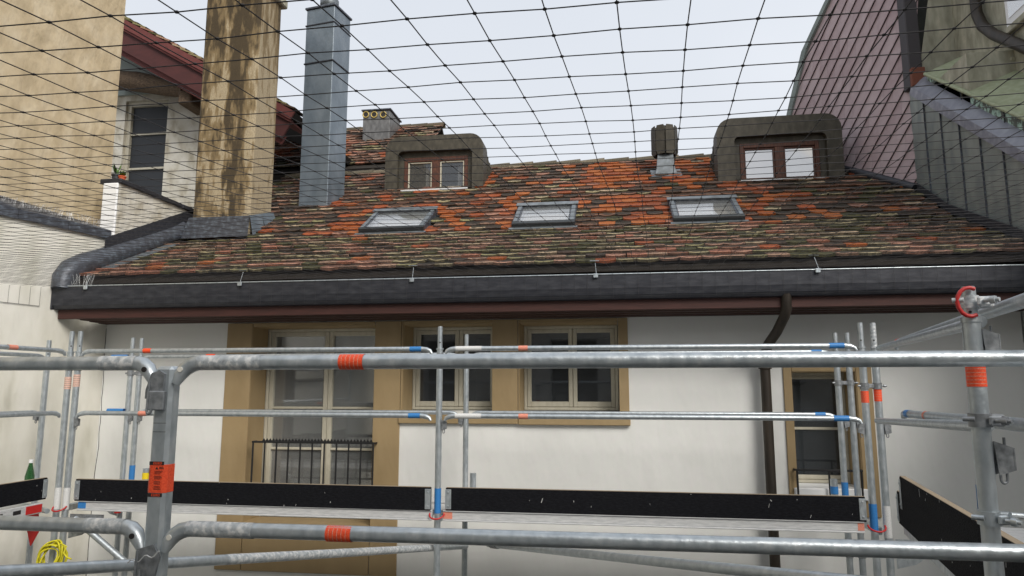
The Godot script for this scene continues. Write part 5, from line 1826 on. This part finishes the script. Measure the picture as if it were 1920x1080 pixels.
func near_scaffold() -> void:
	var s := node("scaffold", self)
	tag(s, "thick galvanised guardrails and labelled box post of the scaffold close to the lens", "scaffold")
	var z := -1.9
	# box post, rounded edges
	var p := node("standard", s)
	var st := begin()
	var X := -1.318
	box(st, Vector3(X, 3.03, z - .005), Vector3(.058, 6.06, .05), Basis(), .010)
	obj(st, "box_tube", "galv", p)
	for y in [5.895, 5.87]:
		st = begin(); box(st, Vector3(X, y, z + .0201), Vector3(.040, .0012, .0006), Basis(), 0); obj(st, "score_line", "ink", p)
	# label with black bands and print
	var lb := node("warning_label", p)
	var zf := z + .0205
	var yl := 5.735
	st = begin(); box(st, Vector3(X, yl + .002, z - .005), Vector3(.0596, .098, .0512), Basis(), .0102); obj(st, "orange_sheet", "orange", lb)
	for y in [yl + .046, yl - .043]:
		st = begin(); box(st, Vector3(X, y, z + .0209), Vector3(.046, .010, .0006), Basis(), .0); obj(st, "black_band", "ink", lb)
	text("EURO", .0105, Transform3D(Basis(), Vector3(X + .003, yl + .046, z + .0212)), "orange", lb)
	text("EURO", .0105, Transform3D(Basis(), Vector3(X + .003, yl - .043, z + .0212)), "orange", lb)
	text("WA", .0095, Transform3D(Basis(), Vector3(X + .016, yl + .033, z + .0210)), "ink", lb)
	st = begin(); slab(st, [Vector3(X - .003, yl + .029, z + .0212), Vector3(X + .006, yl + .029, z + .0212), Vector3(X + .0015, yl + .037, z + .0212)], Vector3(0, 0, 1), .0004); obj(st, "warning_triangle", "ink", lb)
	st = begin()
	rng.seed = 12
	for k in 16:
		var yy := yl + .024 - k * .0036
		if k % 4 == 3: continue
		var w := rng.randf_range(.018, .027)
		bar(st, X - .005, X - .005 + w, yy - .0006, yy + .0006, z + .0207, z + .0212)
	for k in 5:
		bar(st, X - .024, X - .018, yl + .03 - k * .0035 - .0005, yl + .03 - k * .0035 + .0005, z + .0207, z + .0212)
	obj(st, "print", "ink", lb)
	# rails: flattened, down-bent ends that hook into the post's wedge boxes
	for y in [6.070, 5.598]:
		var r := .0208
		for side in [-1.0, 1.0]:
			var g := node("guardrail", s)
			var x0: float = X + side * .055
			var x1: float = (-4.2 if side < 0 else 3.0)
			var sl := .002
			var pts := [Vector3(x1, y + (.012 if y < 6 and side > 0 else 0.0), z), Vector3(X + side * .13, y, z), Vector3(X + side * .098, y - .001, z), Vector3(X + side * .078, y - .006, z + .002), Vector3(X + side * .060, y - .018, z + .005), Vector3(X + side * .046, y - .038, z + .008), Vector3(X + side * .036, y - .062, z + .01)]
			st = begin()
			tube(st, pts, [r, r, r * 1.04, r * 1.1, r * 1.05, r * .9, r * .55], 20)
			obj(st, "tube", "galv", g)
			band(g, "worn_paint", Vector3(X + side * .10, y, z), Vector3(X + side * (.30 if side > 0 else .22), y, z), r, "galv_worn", false)
			st = begin()
			var hc := Vector3(X + side * .058, y - .020, z + .0275)
			tube(st, [hc - Vector3(0, 0, .004), hc + Vector3(0, 0, .0015)], .0078, 14)
			obj(st, "end_hole", "ink" if side < 0 else "plaster_left", g)
			if side > 0:
				var xs := -.78 if y > 6 else -.80
				band(g, "warning_label", Vector3(xs, y, z), Vector3(xs + .072, y, z), r, "orange")
		# wedge box on the post under each pair of hooks
		var w := node("wedge_box", p)
		var c := Vector3(X - .018, y - .075, z + .028)
		if y > 6:
			st = begin(); slab(st, [c + Vector3(-.030, -.005, 0), c + Vector3(-.014, .045, 0), c + Vector3(.012, .052, 0), c + Vector3(.028, .042, 0), c + Vector3(.026, -.01, 0), c + Vector3(-.004, -.02, 0), c + Vector3(-.03, -.03, 0)], Vector3(0, 0, 1), .009); obj(st, "hook_plate", "galv_dark", w)
			st = begin(); box(st, c + Vector3(.014, -.035, .006), Vector3(.044, .056, .018), Basis(Vector3.UP, .2), .003); obj(st, "pocket", "galv_dark", w)
		else:
			st = begin(); slab(st, [c + Vector3(-.02, .02, 0), c + Vector3(.03, .035, 0), c + Vector3(.05, .0, 0), c + Vector3(.03, -.09, 0), c + Vector3(-.02, -.07, 0)], Vector3(0, 0, 1), .009); obj(st, "pocket", "galv_dark", w)
		st = begin()
		var lp := [c + Vector3(-.008, .02, .014), c + Vector3(-.010, -.03, .014)]
		for k in 9:
			var t := PI * k / 8
			lp.append(c + Vector3(-.004 - .007 * cos(t), -.062 - .011 * sin(t), .014))
		lp.append(c + Vector3(.003, -.03, .014))
		tube(st, lp, .0038, 8)
		obj(st, "pin", "galv_dark", w)
	# tie wire round the lower joint
	st = begin()
	var tw := []
	for k in 14:
		var t := k / 13.0
		tw.append(Vector3(X - .055 + t * .095, 5.508 + t * .03 + sin(t * 14.0) * .006, z + .04))
	tube(st, tw, .0018, 6)
	obj(st, "tie_wire", "steel_bright", s)
	# braces that tie this scaffold to the one on the facade
	var b1 := node("brace_tube", self)
	tag(b1, "scuffed steel tube sloping from the labelled box post down to the middle facade standard", "tube")
	var q0 := Vector3(-1.262, 4.695, -5.86)
	var q1 := Vector3(-2.105, 5.37, -2.2)
	st = begin(); tube(st, [q0, q0.lerp(q1, 1.35)], .0242, 16); obj(st, "tube", "galv", b1)
	st = begin(); tube(st, [q0.lerp(q1, .15), q0.lerp(q1, .72)], .0247, 16, false); obj(st, "worn_paint", "galv_worn", b1)
	var b2 := node("brace_tube", self)
	tag(b2, "steel tube sloping down from the right towards the middle facade standard", "tube")
	q0 = Vector3(-1.05, 4.74, -5.75); q1 = Vector3(.675, 5.285, -2.9)
	st = begin(); tube(st, [q0, q0.lerp(q1, 1.35)], .0242, 16); obj(st, "tube", "galv", b2)
	st = begin(); tube(st, [q0.lerp(q1, .02), q0.lerp(q1, .06)], .030, 16); obj(st, "end_clamp", "galv_dark", b2)

func small_things() -> void:
	# green bottle
	var b := node("bottle", self)
	tag(b, "green plastic bottle with white cap standing behind the left toe board", "bottle")
	var p := on_z(56, 890, -5.15)
	p.y = 5.09
	var st := begin()
	tube(st, [p, p + Vector3(0, .02, 0), p + Vector3(0, .15, 0), p + Vector3(0, .19, 0), p + Vector3(0, .25, 0), p + Vector3(0, .285, 0), p + Vector3(0, .30, 0)], [.028, .034, .034, .035, .022, .014, .013], 18)
	obj(st, "body", "bottle_glass", b)
	st = begin(); tube(st, [p + Vector3(0, .296, 0), p + Vector3(0, .322, 0)], .016, 14); obj(st, "cap", "white_paint", b)
	# yellow rope hung in a coil
	var r := node("rope_coil", self)
	tag(r, "bright yellow rope coiled and hung on the left corner standards", "rope")
	rng.seed = 23
	var c := on_z(98, 1046, -5.12)
	for k in 9:
		var pts := []
		var ph := rng.randf() * TAU
		var rx := .085 + rng.randf_range(-.02, .028)
		var ry := .105 + rng.randf_range(-.025, .03)
		var tilt := -.55 + rng.randf_range(-.12, .12)
		var off := Vector3(rng.randf_range(-.02, .02), rng.randf_range(-.02, .02), rng.randf_range(0, .03))
		for i in 29:
			var t := TAU * i / 28.0
			var v := Vector3(cos(t) * rx, sin(t) * ry, sin(t * 2 + ph) * .02)
			pts.append(c + off + v.rotated(Vector3(0, 0, 1), tilt))
		st = begin(); tube(st, pts, .0062, 7, false); obj(st, "strand", "yellow_rope", r)
	st = begin()
	tube(st, [c + Vector3(.05, .09, .03), c + Vector3(.10, .12, .04), c + Vector3(.15, .10, .04), c + Vector3(.13, .05, .04), c + Vector3(.17, .02, .05), c + Vector3(.21, .01, .05)], .0062, 7)
	obj(st, "loose_end", "yellow_rope", r)
	# plants on the far sill
	potted(on_x(229, 334, -5.3), .9, true, "orange clay pot with a small green plant on the party wall")
	potted(on_x(219, 322, -5.36), 1.1, false, "pale spindly seedling in a dark pot beside the orange pot")

func potted(at: Vector3, sc: float, clay: bool, label: String) -> void:
	var q := node("potted_plant", self, Vector3.ZERO)
	tag(q, label, "plant")
	at.y = 8.201
	var st := begin()
	tube(st, [at, at + Vector3(0, .07 * sc, 0), at + Vector3(0, .07 * sc, 0), at + Vector3(0, .085 * sc, 0)], [.030 * sc, .040 * sc, .046 * sc, .046 * sc], 14)
	obj(st, "pot", "terracotta" if clay else "shutter_dark", q)
	rng.seed = 300 + int(clay)
	for k in 14 if clay else 8:
		st = begin()
		var a := rng.randf() * TAU
		var d := Vector3(cos(a), 0, sin(a))
		var base := at + Vector3(0, .08 * sc, 0)
		var tip := base + d * rng.randf_range(.02, .06) * sc + Vector3(0, rng.randf_range(.03, .09) * (1.0 if clay else 1.5) * sc, 0)
		var sd := d.cross(Vector3.UP) * .016
		var mid := base.lerp(tip, .6)
		slab(st, [base, mid + sd, tip, mid - sd], (Vector3.UP + d * .3).normalized(), .0015)
		obj(st, "leaf", "leaf", q)
